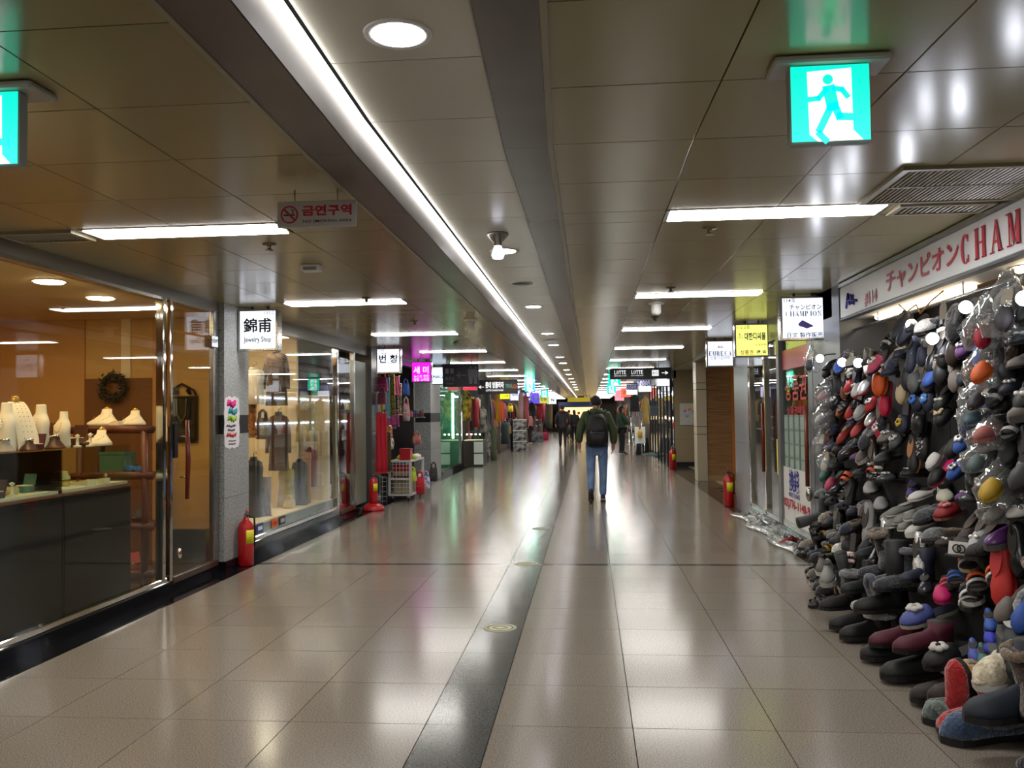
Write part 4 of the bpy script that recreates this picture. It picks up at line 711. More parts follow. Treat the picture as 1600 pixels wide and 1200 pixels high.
# cart
b = at(609,719,641,778,-3.2); cy = b[4]; cx0,cx1 = b[0],b[1]; cz = b[3]; t = thing('wire_cart','white wire mesh cart on castors in front of the gift stall','cart',(cx0,cy,0)); W_ = cx1-cx0; D_ = 1.1; wm_ = M('white wire',(206,206,202),.4)
for x in (0,W_):
    for y in (0,D_): MB().box(x-.02,y-.02,.1,x+.02,y+.02,cz).build('post',wm_,t)
for z in (.11,cz-.32,cz-.02):
    for y in (0,D_): MB().box(0,y-.015,z-.015,W_,y+.015,z+.015).build('rail',wm_,t)
    for x in (0,W_): MB().box(x-.015,0,z-.015,x+.015,D_,z+.015).build('rail',wm_,t)
for k in range(1,6): MB().tube([(W_*k/6,-.012,.11),(W_*k/6,-.012,cz)],.004,5).build('wire',wm_,t)
for k in range(1,9): MB().tube([(0,-.014,.11+(cz-.11)*k/9),(W_,-.014,.11+(cz-.11)*k/9)],.004,5).build('wire',wm_,t)
for k in range(1,12): MB().tube([(W_+.012,D_*k/12,.11),(W_+.012,D_*k/12,cz-.3)],.004,5).build('wire',wm_,t)
MB().box(0,0,.1,W_,D_,.115).build('deck',wm_,t); MB().box(0,0,cz-.03,W_,D_,cz-.01).build('top_deck',wm_,t); MB().box(0,0,cz-.33,W_,D_,cz-.31).build('middle_deck',wm_,t)
for x in (.04,W_-.04):
    for y in (.04,D_-.04): MB().tube([(x-.015,y,.035),(x+.015,y,.035)],.033,12).build('castor',black,t); MB().box(x-.02,y-.02,.06,x+.02,y+.02,.1).build('castor_fork',steel,t)
bx_('red felt box on top of the white wire cart',(cx0+.15,cx1-.02,cz-.005,cz+.19,cy+.1),fab('red felt',(176,20,34)),'felt_box'); bx_('red box on the middle deck of the wire cart',(cx0+.04,cx1-.05,cz-.305,cz-.08,cy+.1),fab('red felt'),'felt_box',dep=.3); bx_('blue plastic bag of goods inside the cart',(cx0+.08,cx1-.1,.5,.68,cy+.15),M('blue plastic',(70,110,180),.3),'goods_bundle','bundle') ; bx_('pale carton on the lower deck of cart',(cx0+.05,cx1-.05,.118,.5,cy+.1),M('pale carton',(170,160,130),.7),'carton',dep=.5)
rp = [((206,190,60),'yellow'),((230,230,220),'white'),((150,200,60),'lime'),((220,120,150),'pink'),((120,150,190),'pale blue'),((230,210,190),'cream'),((190,40,50),'red')]
for k in range(9): c,n_ = rp[k%7]; tag(MB().loft([ering(0,0,0,.07,.05,10,.7),ering(0,0,.05,.075,.055,10,.7,.05),ering(0,0,.08,.03,.03,10)]).build('sock_pack',fab('pack '+n_,c),None,(cx0+.1+.1*(k%3),cy+.45+.2*(k//3),cz-.008)),'small %s cloth pack on the cart top, row %s behind the felt box'%(n_,['one','two','three'][k//3]),'cloth pack','cloth packs on the cart top')
for k,(px0,py0,px1,py1,c,n_) in enumerate([(640,730,650,752,(190,210,50),'lime green'),(648,735,664,772,(190,30,44),'red'),(660,736,672,764,(70,80,170),'blue red patterned'),(671,722,684,752,(50,46,50),'dark grey')]): hbag(n_+' bag hung on the corridor side of the wire cart',at(px0,py0,px1,py1,-3.0+.04*k),fab('hung '+n_,c,(226,220,220) if k == 2 else None),group='bags hung on the cart')
t = thing('mesh_crate','dark blue goods in a white mesh crate behind the cart','crate',(cx0-.42,cy+.05,0)); MB().cbox(0,0,.0,.36,.4,.38,.01).build('goods',fab('dark goods',(40,40,66),(30,30,30),8),t)
for k in range(6): MB().tube([(.36*k/5,-.012,0),(.36*k/5,-.012,.42)],.005,5).build('wire',wm_,t); MB().tube([(0,-.014,.42*k/5),(.36,-.014,.42*k/5)],.005,5).build('wire',wm_,t)
struct('wall_gift_back', MB().box(-5.0,14.2,0,-4.9,17.7,2.5), M('gift back wall',(120,70,90),.6,noise=(6,(80,60,70))))
for k in range(12): t = scarf('%s cloth hung on the inner gift stall rack, %s from its column'%(rp[k%7][1],ORD[k+1]),(-4.2+.0*k,-3.9,.9+.3*(k%2),1.9,14.5+.25*k),fab('pack '+rp[k%7][1]),group='cloths on the inner rack of the gift stall')
# ---------------------------------------------------------------- shoe display
PROF = [(-1,1.70),(0,1.70),(.16,1.74),(.22,1.84),(.40,1.90),(.46,1.97),(.66,2.02),(.72,2.06),(.95,2.09),(1.05,2.11),(2.6,2.11)]
def prof(y,z):
    for (a,xa),(b,xb) in zip(PROF[:-1],PROF[1:]):
        if a <= z <= b: x = xa+(xb-xa)*(z-a)/(b-a); break
    else: x = 2.11
    k = max(0,y-6.6)*.17*max(0,1-z/.9); return min(x+k,2.14)
def hit(px,py):
    d = ray(px,py); t = 2.5
    while t < 14:
        if d.x*t >= prof(d.y*t, CAMH+d.z*t): break
        t += .01
    return Vector((d.x*t,d.y*t,CAMH+d.z*t))
stand_m = M('black display cloth',(20,19,20),.8)
t = thing('display_stand','black cloth covered stepped stand under the shoes','display stand',(0,0,0))
for x0,z in ((1.92,.20),(2.06,.42),(2.11,.68),(2.14,.95)): MB().cbox(x0,3.05,0,2.19,7.76,z,.01).build('step',stand_m,t)
for k in range(4): MB().box(2.16,3.05+1.18*k,.95,2.185,3.05+1.18*k+1.17,2.06 if k < 2 else 1.9).build('peg_panel',stand_m,t)
MB().box(2.12,7.76,0,2.185,8.15,1.72).build('peg_panel',stand_m,t)
OUT = [(0,.0),(.02,.016),(.08,.027),(.2,.032),(.42,.029),(.6,.037),(.74,.043),(.86,.039),(.95,.025),(1,.0)]
def hw(t):
    for (a,x),(b,y) in zip(OUT[:-1],OUT[1:]):
        if a <= t <= b: return x+(y-x)*(t-a)/(b-a)
    return 0
SL = .25
def sole_mb(h,k=1.0,h0=0.):
    p = [(hw(t)*k,(t-.5)*SL) for t,_ in OUT]+[(-hw(t)*k,(t-.5)*SL) for t,_ in OUT[::-1][1:-1]]
    return MB().prism(p,h0,h0+h,'z')
def upper_mb(tops,h0,k=1.,n=9,fat=1.0):
    m = MB(); rings = []
    for t,top in tops:
        w_ = max(hw(t)*k,.004); rings.append([(w_*math.cos(PI*i/(n-1)),(t-.5)*SL,h0+top*math.sin(PI*i/(n-1))**fat) for i in range(n)])
    return m.loft(rings)
def patch(t0,t1,z,k,zz=None):
    ts = [t0+(t1-t0)*i/8 for i in range(9)]; c = (t0+t1)/2
    p = [(.62*k*.04*math.sqrt(max(0,1-((t-c)/(c-t0))**2)),(t-.5)*SL) for t in ts]; p = p+[(-x,y) for x,y in p[::-1][1:-1]]
    return MB().prism(p,z,z+.003,'z')
PROTO = {}
def proto(kind,parts): PROTO[kind] = [(n,mb.mesh(n,None),key,sub) for n,mb,key,sub in parts]
proto('flat',[('sole',sole_mb(.010),'sole',0),('upper',upper_mb([(0.01,.045),(.06,.05),(.2,.045),(.4,.034),(.55,.038),(.7,.04),(.85,.032),(.96,.02),(.99,.008)],.01),'upper',0),('lining',patch(.08,.62,.047,1.),'lining',0)])
b_ = MB(); b_.ell((-.016,.06,.045),(.016,.012,.011),8,5); b_.ell((.016,.06,.045),(.016,.012,.011),8,5)
PROTO['bow_flat'] = PROTO['flat']+[('bow',b_.mesh('bow',None),'trim',0)]
proto('mule',[('sole',sole_mb(.014),'sole',0),('insole',sole_mb(.004,.95,.014),'lining',0),('vamp',upper_mb([(.5,.045),(.6,.05),(.72,.048),(.85,.038),(.95,.024),(.99,.01)],.014,1.06),'upper',0)])
f_ = MB()
for i in range(5): f_.ell((.018*math.cos(2*PI*i/5),.055+.018*math.sin(2*PI*i/5),.062),(.015,.015,.010),8,5)
f2 = MB().ell((0,.055,.07),(.009,.009,.006),8,5)
PROTO['flower_mule'] = PROTO['mule']+[('flower',f_.mesh('flower',None),'trim',0),('flower_bead',f2.mesh('flower_bead',None),'sole',0)]
fur = MB(); fur.tube([(.036*math.cos(2*PI*i/14),-.03+.07*math.sin(2*PI*i/14),.052) for i in range(15)],[.016+.003*(i%2) for i in range(15)],8)
proto('fur_slipper',[('sole',sole_mb(.018,1.08),'sole',0),('upper',upper_mb([(0.01,.04),(.06,.05),(.25,.045),(.45,.045),(.6,.06),(.75,.06),(.88,.048),(.97,.025),(.995,.01)],.018,1.12),'upper',0),('fur_collar',fur,'trim',0),('lining',patch(.12,.55,.055,.9),'lining',0)])
def shaft(h,r0=.036,r1=.042): return MB().loft([ering(0,-.07,.03,r0,.052),ering(0,-.072,.07,r0*.95,.046),ering(0,-.075,h*.6,r0*1.0,.046),ering(0,-.075,h,r1,.052)])
def collar(h,r=.046,tk=.018): return MB().tube([(r*math.cos(2*PI*i/14),-.075+(r+.012)*math.sin(2*PI*i/14),h) for i in range(15)],[tk+.003*(i%2) for i in range(15)],8)
foot = [(0.01,.05),(.05,.075),(.2,.085),(.35,.075),(.5,.06),(.7,.05),(.85,.043),(.95,.03),(.99,.012)]
def hl(): return MB().prism([(.026,-.122),(.03,-.09),(.028,-.06),(-.028,-.06),(-.03,-.09),(-.026,-.122)],0,.014,'z')
for nm,h in (('tall_boot',.30),('boot',.20),('ankle_boot',.12)):
    proto(nm,[('sole',sole_mb(.016,1.06,.012),'sole',0),('heel',hl(),'sole',0),('foot_upper',upper_mb(foot,.026,1.05),'upper',0),('shaft',shaft(h),'upper',0),('lining',MB().loft([ering(0,-.075,h-.01,.036,.046),ering(0,-.075,h+.003,.036,.046)]),'lining',0)])
    PROTO['fur_'+nm] = PROTO[nm][:4]+[('fur_collar',collar(h-.004).mesh('fur_collar',None),'trim',0)]
la = MB()
for i in range(4): la.tube([(-.022,.0+.018*i,.063-.005*i),(0,.004+.018*i,.070-.006*i),(.022,.0+.018*i,.063-.005*i)],.0035,5)
proto('sneaker',[('sole',sole_mb(.026,1.1),'trim',0),('upper',upper_mb([(0.01,.05),(.05,.062),(.2,.055),(.38,.05),(.5,.05),(.65,.044),(.8,.038),(.93,.026),(.99,.01)],.026,1.03),'upper',0),('laces',la,'trim',0),('lining',patch(.07,.42,.08,.9),'lining',0)])
def strap(t,h,w_=.03,z0=.016):
    k = hw(t)*1.05; y = (t-.5)*SL; n = 9; o = [(k*math.cos(PI*i/(n-1)),z0+h*math.sin(PI*i/(n-1))) for i in range(n)]; i_ = [((k-.004)*math.cos(PI*i/(n-1)),z0+(h-.004)*math.sin(PI*i/(n-1))) for i in range(n-1,-1,-1)]
    return MB().prism(o+i_,y-w_/2,y+w_/2,'y')
proto('sandal',[('sole',sole_mb(.016),'sole',0),('insole',sole_mb(.003,.94,.016),'lining',0),('strap',strap(.62,.042),'upper',0),('strap',strap(.8,.034,.022),'trim',0)])
proto('strap_sandal',[('sole',sole_mb(.012),'sole',0),('insole',sole_mb(.003,.94,.012),'lining',0),('strap',strap(.55,.03,.014),'upper',0),('strap',strap(.68,.03,.014),'upper',0),('strap',strap(.82,.026,.014),'upper',0),('heel_strap',strap(.12,.06,.012),'trim',0)])
gl_ = MB()
for i in range(26): a = rnd.uniform(-1,1); gl_.ell((a*.026,.03+rnd.uniform(-.02,.07),.046+.004*(1-a*a)),.0045,5,3)
PROTO['studded_flat'] = PROTO['flat']+[('studs',gl_.mesh('studs',None),'trim',0)]
SC = {}
def sm(c,kind='cloth'):
    k = (c,kind)
    if k not in SC:
        if kind == 'fur': SC[k] = M('fur %s'%(c,),c,.9,noise=(60,tuple(min(255,int(v*1.25)+8) for v in c)),bump=(120,1.),sheen=.6)
        elif kind == 'gloss': SC[k] = M('gloss %s'%(c,),tuple(int(v*.85) for v in c),.25)
        elif kind == 'glit': SC[k] = M('glitter %s'%(c,),c,.25,noise=(160,(250,250,250)),metal=.4)
        else: SC[k] = M('shoe %s'%(c,),tuple(int(v*.88) for v in c),.6)
    return SC[k]
def frame_m(p,d,u,s=1.):
    y = Vector(d).normalized(); z = (Vector(u)-y*Vector(u).dot(y)).normalized(); x = y.cross(z)
    return Matrix(((x.x*s,y.x*s,z.x*s,p[0]),(x.y*s,y.y*s,z.y*s,p[1]),(x.z*s,y.z*s,z.z*s,p[2]),(0,0,0,1)))
def shoe(kind,lab,p,d,u,s,col,sole=(30,28,28),lining=(50,46,44),trim=None,fin='cloth',group=None,tfin='cloth',cat='shoe'):
    nm = {'flat':'flat_shoe','bow_flat':'flat_shoe','studded_flat':'flat_shoe','mule':'slipper','flower_mule':'slipper','fur_slipper':'fur_slipper','sandal':'sandal','strap_sandal':'sandal','sneaker':'sneaker'}.get(kind,'boot')
    t = thing(nm,lab,cat,(0,0,0),0,group); t.matrix_world = frame_m(p,d,u,s)
    mm = {'sole':sm(sole),'upper':sm(col,fin),'lining':sm(lining),'trim':sm(trim or col,tfin)}
    for n,me,key,_ in PROTO[kind]:
        if not me.materials: me.materials.append(None)
        reuse(n,me,t,mats=[mm[key]])
    return t
MODES = {'out':((-1,-.35,-.25),(-.2,-.1,1)),'down':((-.25,-.35,-1),(-1,-.35,.15)),'flat':((-1,-.25,0),(0,0,1)),'side':((-.35,-1,-.2),(-.2,0,1)),'away':((-.5,.9,-.1),(-.2,0,1)),'diag':((-.75,-.35,-.75),(-.6,-.2,.8)),'up':((-.2,-.2,1),(-1,-.3,0))}
MAN = []
def man(px,py,kind,mode,s,lab,col,fr=.03,**kw):
    p = hit(px,py); d,u = MODES[mode]; p = p+Vector((fr*1.0,0,0)); MAN.append((px,py,26*s if p.y < 6 else 16*s)); p.z = max(p.z,.006)
    if p.z < .04: p.z = .004
    q = p-Vector((.045 if mode in ('down','diag','up') else .02,0,0)); 
    return shoe(kind,lab,q,d,u,s,col,**kw)
OR,RD,PK,MG,SV,BG,BK,GY,WT,NV,BL,TL,YE,BR,MR,OL = (236,96,30),(206,36,44),(226,90,130),(214,20,110),(206,206,210),(206,186,150),(16,15,17),(92,94,97),(228,226,222),(36,42,66),(50,96,190),(70,130,120),(206,170,40),(84,56,40),(90,22,44),(96,92,60)
man(1385,588,'mule','down',1.35,'large orange slipper hung high on the wall with a green tag',OR,sole=OR,lining=(226,120,60)); man(1362,602,'mule','diag',1.0,'silver sequinned slipper under the large orange one',SV,fin='glit',sole=RD); man(1392,624,'mule','down',1.1,'crimson slipper with silver front below the orange slipper',(206,30,70),trim=SV,sole=(206,30,70)); man(1375,628,'flower_mule','diag',1.0,'pink red slipper with silver rosette on the wall',RD,trim=SV,tfin='glit'); man(1385,660,'flower_mule','down',1.1,'crimson pink slipper with silver bow lower on the wall',(206,40,76),trim=SV,tfin='glit',sole=RD); man(1372,652,'mule','diag',.9,'silver fronted slipper beside the crimson pink one',SV,fin='glit',sole=PK)
man(1340,600,'mule','diag',1.0,'red and white slipper under the twin bulbs',RD,trim=WT,lining=WT,sole=WT); man(1352,606,'mule','diag',1.0,'white slipper with red edge under the twin bulbs',WT,sole=RD); man(1328,606,'mule','down',.95,'brown slipper with cream lining under the twin bulbs',(150,80,50),lining=BG); man(1342,640,'mule','diag',1.0,'red checked slipper mid height on the wall',RD,lining=WT,sole=WT); man(1356,640,'mule','diag',1.0,'pale grey slipper beside the red checked one',SV,sole=WT); man(1326,638,'mule','diag',.95,'orange brown slipper with beige lining mid wall',(196,110,60),lining=BG)
man(1300,682,'flat','diag',1.0,'scarlet flat shoe pointing down, outermost of three',RD,lining=(150,120,80)); man(1328,678,'flat','diag',1.05,'brick red flat shoe pointing down, middle of three',(190,60,56),lining=(170,140,100)); man(1350,668,'flat','diag',1.0,'coral flat shoe pointing down, innermost of three',(222,80,80),lining=(60,50,50)); man(1312,668,'strap_sandal','diag',.9,'blue and orange strap sandal above the red flat shoes',BL,trim=OR,sole=BR); man(1340,655,'strap_sandal','diag',.9,'violet and orange strap sandal above the red flats',(120,60,170),trim=OR,sole=BR)
man(1418,602,'flat','down',1.15,'beige slim flat shoe hung beside the large orange slipper',BG,sole=BG); man(1421,652,'flower_mule','down',1.0,'yellow petalled slipper on the dark wall',NV,trim=YE); man(1444,615,'flower_mule','down',1.05,'dark slipper with blue flower, first of two',NV,trim=(70,130,230)); man(1462,614,'flower_mule','down',1.05,'dark slipper with blue flower and white bead, second of two',NV,trim=(90,150,240),sole=WT); man(1486,622,'bow_flat','diag',1.0,'black and white striped shoe below the spot lamps',BK,trim=WT); man(1489,645,'flower_mule','diag',1.05,'black slipper with cream rosette below the striped shoe',BK,trim=BG)
man(1334,742,'sandal','diag',1.05,'orange red sandal low on the wall by the column',OR,trim=OR); man(1378,728,'sandal','diag',1.1,'orange red strap sandal with brown sole on the wall',OR,trim=(220,70,30),sole=BR); man(1436,712,'flat','down',1.1,'black flat shoe showing a tan insole',BK,lining=(176,120,72),sole=(176,120,72)); man(1452,690,'studded_flat','down',1.1,'black flat shoe with white studs, higher one',BK,trim=WT); man(1436,745,'studded_flat','flat',1.15,'black flat shoe with white studs on the ledge',BK,trim=WT); man(1478,740,'mule','diag',1.0,'black slipper with magenta lining',BK,lining=MG,sole=MG); man(1472,716,'mule','diag',.9,'white slipper above the magenta lined one',WT,sole=WT); man(1505,695,'mule','diag',1.0,'black slipper with bright blue edge by the plastic bags',BK,trim=BL,lining=(60,70,210))
man(1300,738,'mule','diag',1.0,'teal slipper near the money exchange door',TL,sole=TL); man(1308,752,'mule','diag',.95,'pink slipper under the teal one',PK,sole=PK); man(1302,715,'mule','diag',.9,'magenta slipper above teal one by the exchange door',MG,sole=(200,200,60)); man(1296,790,'tall_boot','up',1.0,'grey tall soft boot standing at the far end of the display',GY,sole=BK)
man(1360,765,'mule','side',1.25,'silver grey long slipper mid display',SV,lining=(60,80,110)); man(1376,790,'mule','side',1.2,'pale grey slipper below the silver one',(176,178,178),lining=GY); man(1366,822,'flat','down',1.3,'long pale grey flat shoe standing on its toe',(168,168,166),sole=GY); 
for k,(px,py) in enumerate([(1398,806),(1406,818),(1418,812),(1426,822),(1436,806),(1408,800)]): man(px,py,'flat','out',1.0,'grey flat shoe with white sole, %s of the white soled cluster'%ORD[k+1],(140,140,136),sole=WT,lining=(200,198,190))
man(1425,772,'flat','side',1.1,'violet blue flat shoe in cloudy plastic on the ledge',(70,60,130),sole=(190,180,140)); man(1443,776,'flat','out',1.0,'white patterned flat shoe beside the violet one',WT,sole=WT); man(1474,776,'flat','side',1.2,'cream pointed flat shoe on the ledge',(206,204,186),sole=BK); man(1492,803,'flower_mule','out',1.2,'red slipper with large pink flower on the ledge',(150,20,30),trim=(220,130,136),sole=(170,110,90)); man(1440,832,'sneaker','out',1.0,'white sneaker with red heel on the lower shelf',WT,trim=WT); man(1455,812,'fur_slipper','out',1.1,'dark grey furry slipper on the middle shelf',(60,64,70),fin='fur',tfin='fur')
man(1338,862,'sandal','down',1.1,'amber glitter sandal on the lower step',(170,90,30),fin='glit',trim=(190,110,40),tfin='glit'); man(1392,846,'flat','down',1.2,'silver glitter flat shoe on the lower step',(150,150,150),fin='glit',sole=GY); man(1446,868,'flat','down',1.1,'silver grey glitter heel beside the white tagged boot',(140,140,140),fin='glit'); man(1302,858,'sandal','out',1.0,'mustard sandal at the far end of the lower steps',(200,150,40),trim=YE); man(1290,838,'sandal','out',1.0,'dark yellow sandal higher at the far end',(180,130,50),trim=BK); man(1318,860,'fur_slipper','out',.9,'small white fur slipper at the far end of the steps',WT,fin='fur',tfin='fur')
man(1232,858,'sneaker','out',1.0,'red toed walking shoe at the far end of the floor row',(170,24,30),trim=BK); man(1250,872,'sneaker','side',1.1,'black studded walking shoe at the far end of the floor row',BK,trim=GY); man(1285,890,'sneaker','side',1.2,'grey brown sneaker with pale laces on the floor row',(110,104,98),trim=WT); man(1294,906,'sneaker','side',1.35,'silver grey sneaker on the floor row, toe to aisle',(150,152,148),trim=(190,190,184)); man(1288,940,'strap_sandal','out',1.2,'black sandal with amber beads on the floor row',BK,trim=(190,110,40),tfin='glit')
man(1510,880,'sandal','side',1.2,'orange and white sandal with cream sole, upper of the orange ones',OR,trim=WT,sole=BG); man(1525,912,'sandal','side',1.35,'orange and grey sandal, lower of orange ones',OR,trim=SV,sole=BK); man(1490,904,'sandal','side',1.0,'bright blue sandal between the orange ones',BL,trim=BL); man(1555,900,'sandal','side',1.3,'vermilion sandal with white tab near the frame edge',OR,trim=WT,sole=BK); man(1478,915,'sandal','side',1.0,'red slide with pink strap beside orange sandals',RD,trim=(226,60,90)); man(1515,928,'sandal','side',1.4,'black and white barred sandal, upper one',BK,trim=WT,sole=WT); man(1512,938,'sandal','side',1.3,'black and white barred sandal, lower one',BK,trim=WT); man(1470,930,'mule','side',1.1,'magenta slipper left of the barred sandals',MG,sole=MG); man(1580,895,'flat','down',1.5,'bright red pointed shoe hung at the frame edge',(210,40,34),sole=RD,lining=RD)
man(1450,967,'flower_mule','out',1.5,'violet blue slipper with white flower resting on maroon boots',(84,96,170),trim=WT,sole=(200,196,180),lining=NV)
man(1398,1012,'ankle_boot','flat',1.35,'maroon suede ankle boot, far one of a pair',MR,trim=BG,sole=BK); man(1440,1022,'ankle_boot','flat',1.4,'maroon suede ankle boot, near one of a pair',MR,trim=BG,sole=BK)
man(1388,1058,'ankle_boot','flat',1.45,'black suede ankle boot on the floor row under the maroon pair, far one',(30,32,32)); man(1425,1066,'ankle_boot','flat',1.55,'black suede ankle boot on floor row under the maroon pair, near one',(30,33,32))
man(1470,1092,'fur_ankle_boot','flat',1.4,'dark brown boot with camel fur collar, far one',(40,24,20),trim=(150,120,70),tfin='fur'); man(1500,1100,'fur_ankle_boot','flat',1.4,'dark brown boot with camel fur collar, near one',(40,24,20),trim=(156,124,74),tfin='fur'); man(1490,1030,'flower_mule','out',1.5,'dark slipper with big white flower above the camel fur boots',BK,trim=WT)
man(1500,1140,'fur_slipper','flat',1.6,'teal grey fur slipper on the floor row near the red fur one',(70,84,80),fin='fur',tfin='fur'); man(1530,1150,'fur_ankle_boot','flat',1.7,'red fur boot with white toe on the floor row',(150,8,14),fin='fur',trim=(160,10,16),tfin='fur'); man(1520,1080,'fur_ankle_boot','up',1.4,'red fur topped boot lying behind the red fur boot',(150,8,14),fin='fur',trim=(70,84,80),tfin='fur')
man(1575,1130,'boot','flat',1.7,'tall navy felt boot on the floor row at the near end',(36,44,58),trim=(46,56,74)); man(1535,1178,'fur_slipper','flat',1.7,'navy blue fur slipper at the near end of the floor row',(46,66,96),fin='fur',tfin='fur',trim=(100,104,110)); man(1578,1058,'fur_slipper','out',1.6,'beige furry slipper near the frame edge',(206,190,166),fin='fur',tfin='fur',sole=WT)
for k,(px,py,c) in enumerate([(1545,975,BL),(1545,995,(50,60,220)),(1545,1010,(40,50,210)),(1520,1022,(76,96,190)),(1535,1030,TL)]): man(px,py,'flat','side',.8,['sky blue','ultramarine','deep blue','periwinkle','teal'][k]+' small flat shoe in the dark lower shelf hole',c)
for k,(px,py) in enumerate([(1585,1000),(1575,1020),(1560,1040),(1590,1035)]): man(px,py,'flat','side',1.5,'dark teal flat shoe, %s of the near end pile'%ORD[k+1],(30,42,42),lining=WT if k == 0 else GY)
man(1330,985,'fur_ankle_boot','flat',1.35,'black boot with light grey fur collar on the floor row, far one',BK,trim=(150,152,154),tfin='fur'); man(1350,1020,'fur_ankle_boot','flat',1.4,'black boot with light grey fur collar on floor row, near one',BK,trim=(156,158,160),tfin='fur'); man(1312,955,'fur_boot','flat',1.3,'black tall boot with dark grey fur on the floor row',BK,trim=(96,98,102),tfin='fur')
man(1375,960,'tall_boot','flat',1.5,'black tall felt boot behind the maroon pair',BK); man(1370,905,'fur_boot','flat',1.2,'dark blue grey fur boot on the second step, far one',(40,44,56),fin='fur',trim=(70,76,90),tfin='fur'); man(1400,925,'fur_boot','flat',1.3,'dark blue grey fur boot on the second step, near one',(40,42,50),fin='fur',trim=(84,88,96),tfin='fur'); man(1415,880,'fur_boot','up',1.2,'dark slate fur boot standing on the third step',(44,48,60),fin='fur',trim=(60,66,80),tfin='fur')
# filler rows, every shoe an object of its own
KINDS_W = [('flat',6),('bow_flat',3),('mule',5),('studded_flat',2),('fur_slipper',3),('sandal',2),('flower_mule',2),('strap_sandal',1),('sneaker',1)]
bag_k = [k for k,n in KINDS_W for _ in range(n)]
DARK = [(BK,'black'),(BK,'black'),((34,36,40),'charcoal'),((34,36,40),'charcoal'),((46,48,56),'slate'),(NV,'navy'),((58,42,36),'dark brown'),((70,72,74),'dark grey'),(GY,'grey'),((128,120,112),'taupe')]
BRIGHT = [(SV,'silver'),(WT,'white'),(RD,'red'),(BL,'blue'),(BG,'beige'),(PK,'pink'),(YE,'yellow'),(OL,'olive'),((110,60,130),'violet')]
NM = {'flat':'flat shoe','bow_flat':'bow fronted flat shoe','studded_flat':'studded flat shoe','mule':'slipper','flower_mule':'rosette slipper','fur_slipper':'fur slipper','sandal':'sandal','strap_sandal':'strap sandal','sneaker':'sneaker','boot':'boot','ankle_boot':'ankle boot','fur_boot':'fur collared boot','fur_ankle_boot':'fur collared ankle boot','tall_boot':'tall boot'}
ROWN = {0:'floor row',1:'lowest step',2:'second step',3:'third step',4:'top step',5:'first hanging row',6:'second hanging row',7:'third hanging row',8:'fourth hanging row',9:'fifth hanging row',10:'sixth hanging row',11:'seventh hanging row',12:'top step face row',13:'third step face row'}
rs = random.Random(11)
ROWZ = [(0,.004,3.75,9.1,.135),(1,.205,3.9,8.3,.135),(2,.425,4.1,8.3,.14),(3,.685,4.3,7.95,.145),(4,.955,4.4,7.95,.135),(12,.80,4.35,7.95,.135),(13,.55,4.2,8.3,.15),(5,1.12,4.35,7.95,.15),(6,1.26,4.35,7.95,.155),(7,1.40,4.35,7.95,.155),(8,1.54,4.35,7.95,.155),(9,1.68,4.35,7.95,.155),(10,1.80,4.35,7.7,.16),(11,1.95,4.35,6.2,.17)]
for ri,z,ya,yb,dy in ROWZ:
    y = yb; n = 0
    while y > ya:
        y -= dy*rs.uniform(.85,1.12); n += 1; zz = z+(rs.uniform(-.03,.03) if ri > 4 else 0); x = prof(y,z)
        px,py = proj((x,y,zz+.03))
        if any((px-a)**2+((py-b)*1.1)**2 < r_*r_ for a,b,r_ in MAN): continue
        if px > 1640: continue
        kind = rs.choice(bag_k); 
        if ri == 0: kind = rs.choice(['ankle_boot','fur_ankle_boot','fur_ankle_boot','fur_slipper','sneaker','boot','fur_slipper']) if y < 7.2 else rs.choice(['sneaker','flat','sandal','fur_slipper'])
        elif ri in (1,2): kind = rs.choice(['ankle_boot','fur_boot','fur_ankle_boot','fur_slipper','boot','flat','mule'])
        col,cn = rs.choice(DARK if ri < 3 or rs.random() < .84 else BRIGHT); tr = rs.choice([col,GY,SV,WT,(70,74,84),BK,(96,92,88)]) if not kind.startswith('fur') else rs.choice([(120,122,126),(70,74,84),(60,58,60),(100,84,66)])
        if ri > 4:
            d,u = MODES[rs.choice(['down','diag','diag','down','out'])]; x -= .03
        elif ri >= 1: d,u = MODES[rs.choice(['flat','flat','flat','side'])] if kind not in ('flat','mule','bow_flat') else MODES[rs.choice(['flat','out','side'])]; x -= 0.0
        else: d,u = MODES['flat']; x += .10
        d = (d[0]+rs.uniform(-.15,.15),d[1]+rs.uniform(-.25,.25),d[2]); s = rs.uniform(.95,1.15)*(1.1 if ri == 0 else 1.)
        if ri in (1,2,3,4): zz += .002
        lab = '%s %s, %s, %s from the steel column'%(cn,NM[kind],ROWN[ri],ORD[min(n,40)])
        shoe(kind,lab,(x,y,zz),d,u,s,col,lining=rs.choice([(50,46,44),(90,80,70),(120,112,100),BK]),trim=tr,fin='fur' if kind.startswith('fur') and rs.random() < .5 else rs.choice(['cloth','cloth','gloss']),tfin='fur' if kind.startswith('fur') else rs.choice(['cloth','glit']),group='shoes on the %s of the shoe wall'%ROWN[ri])
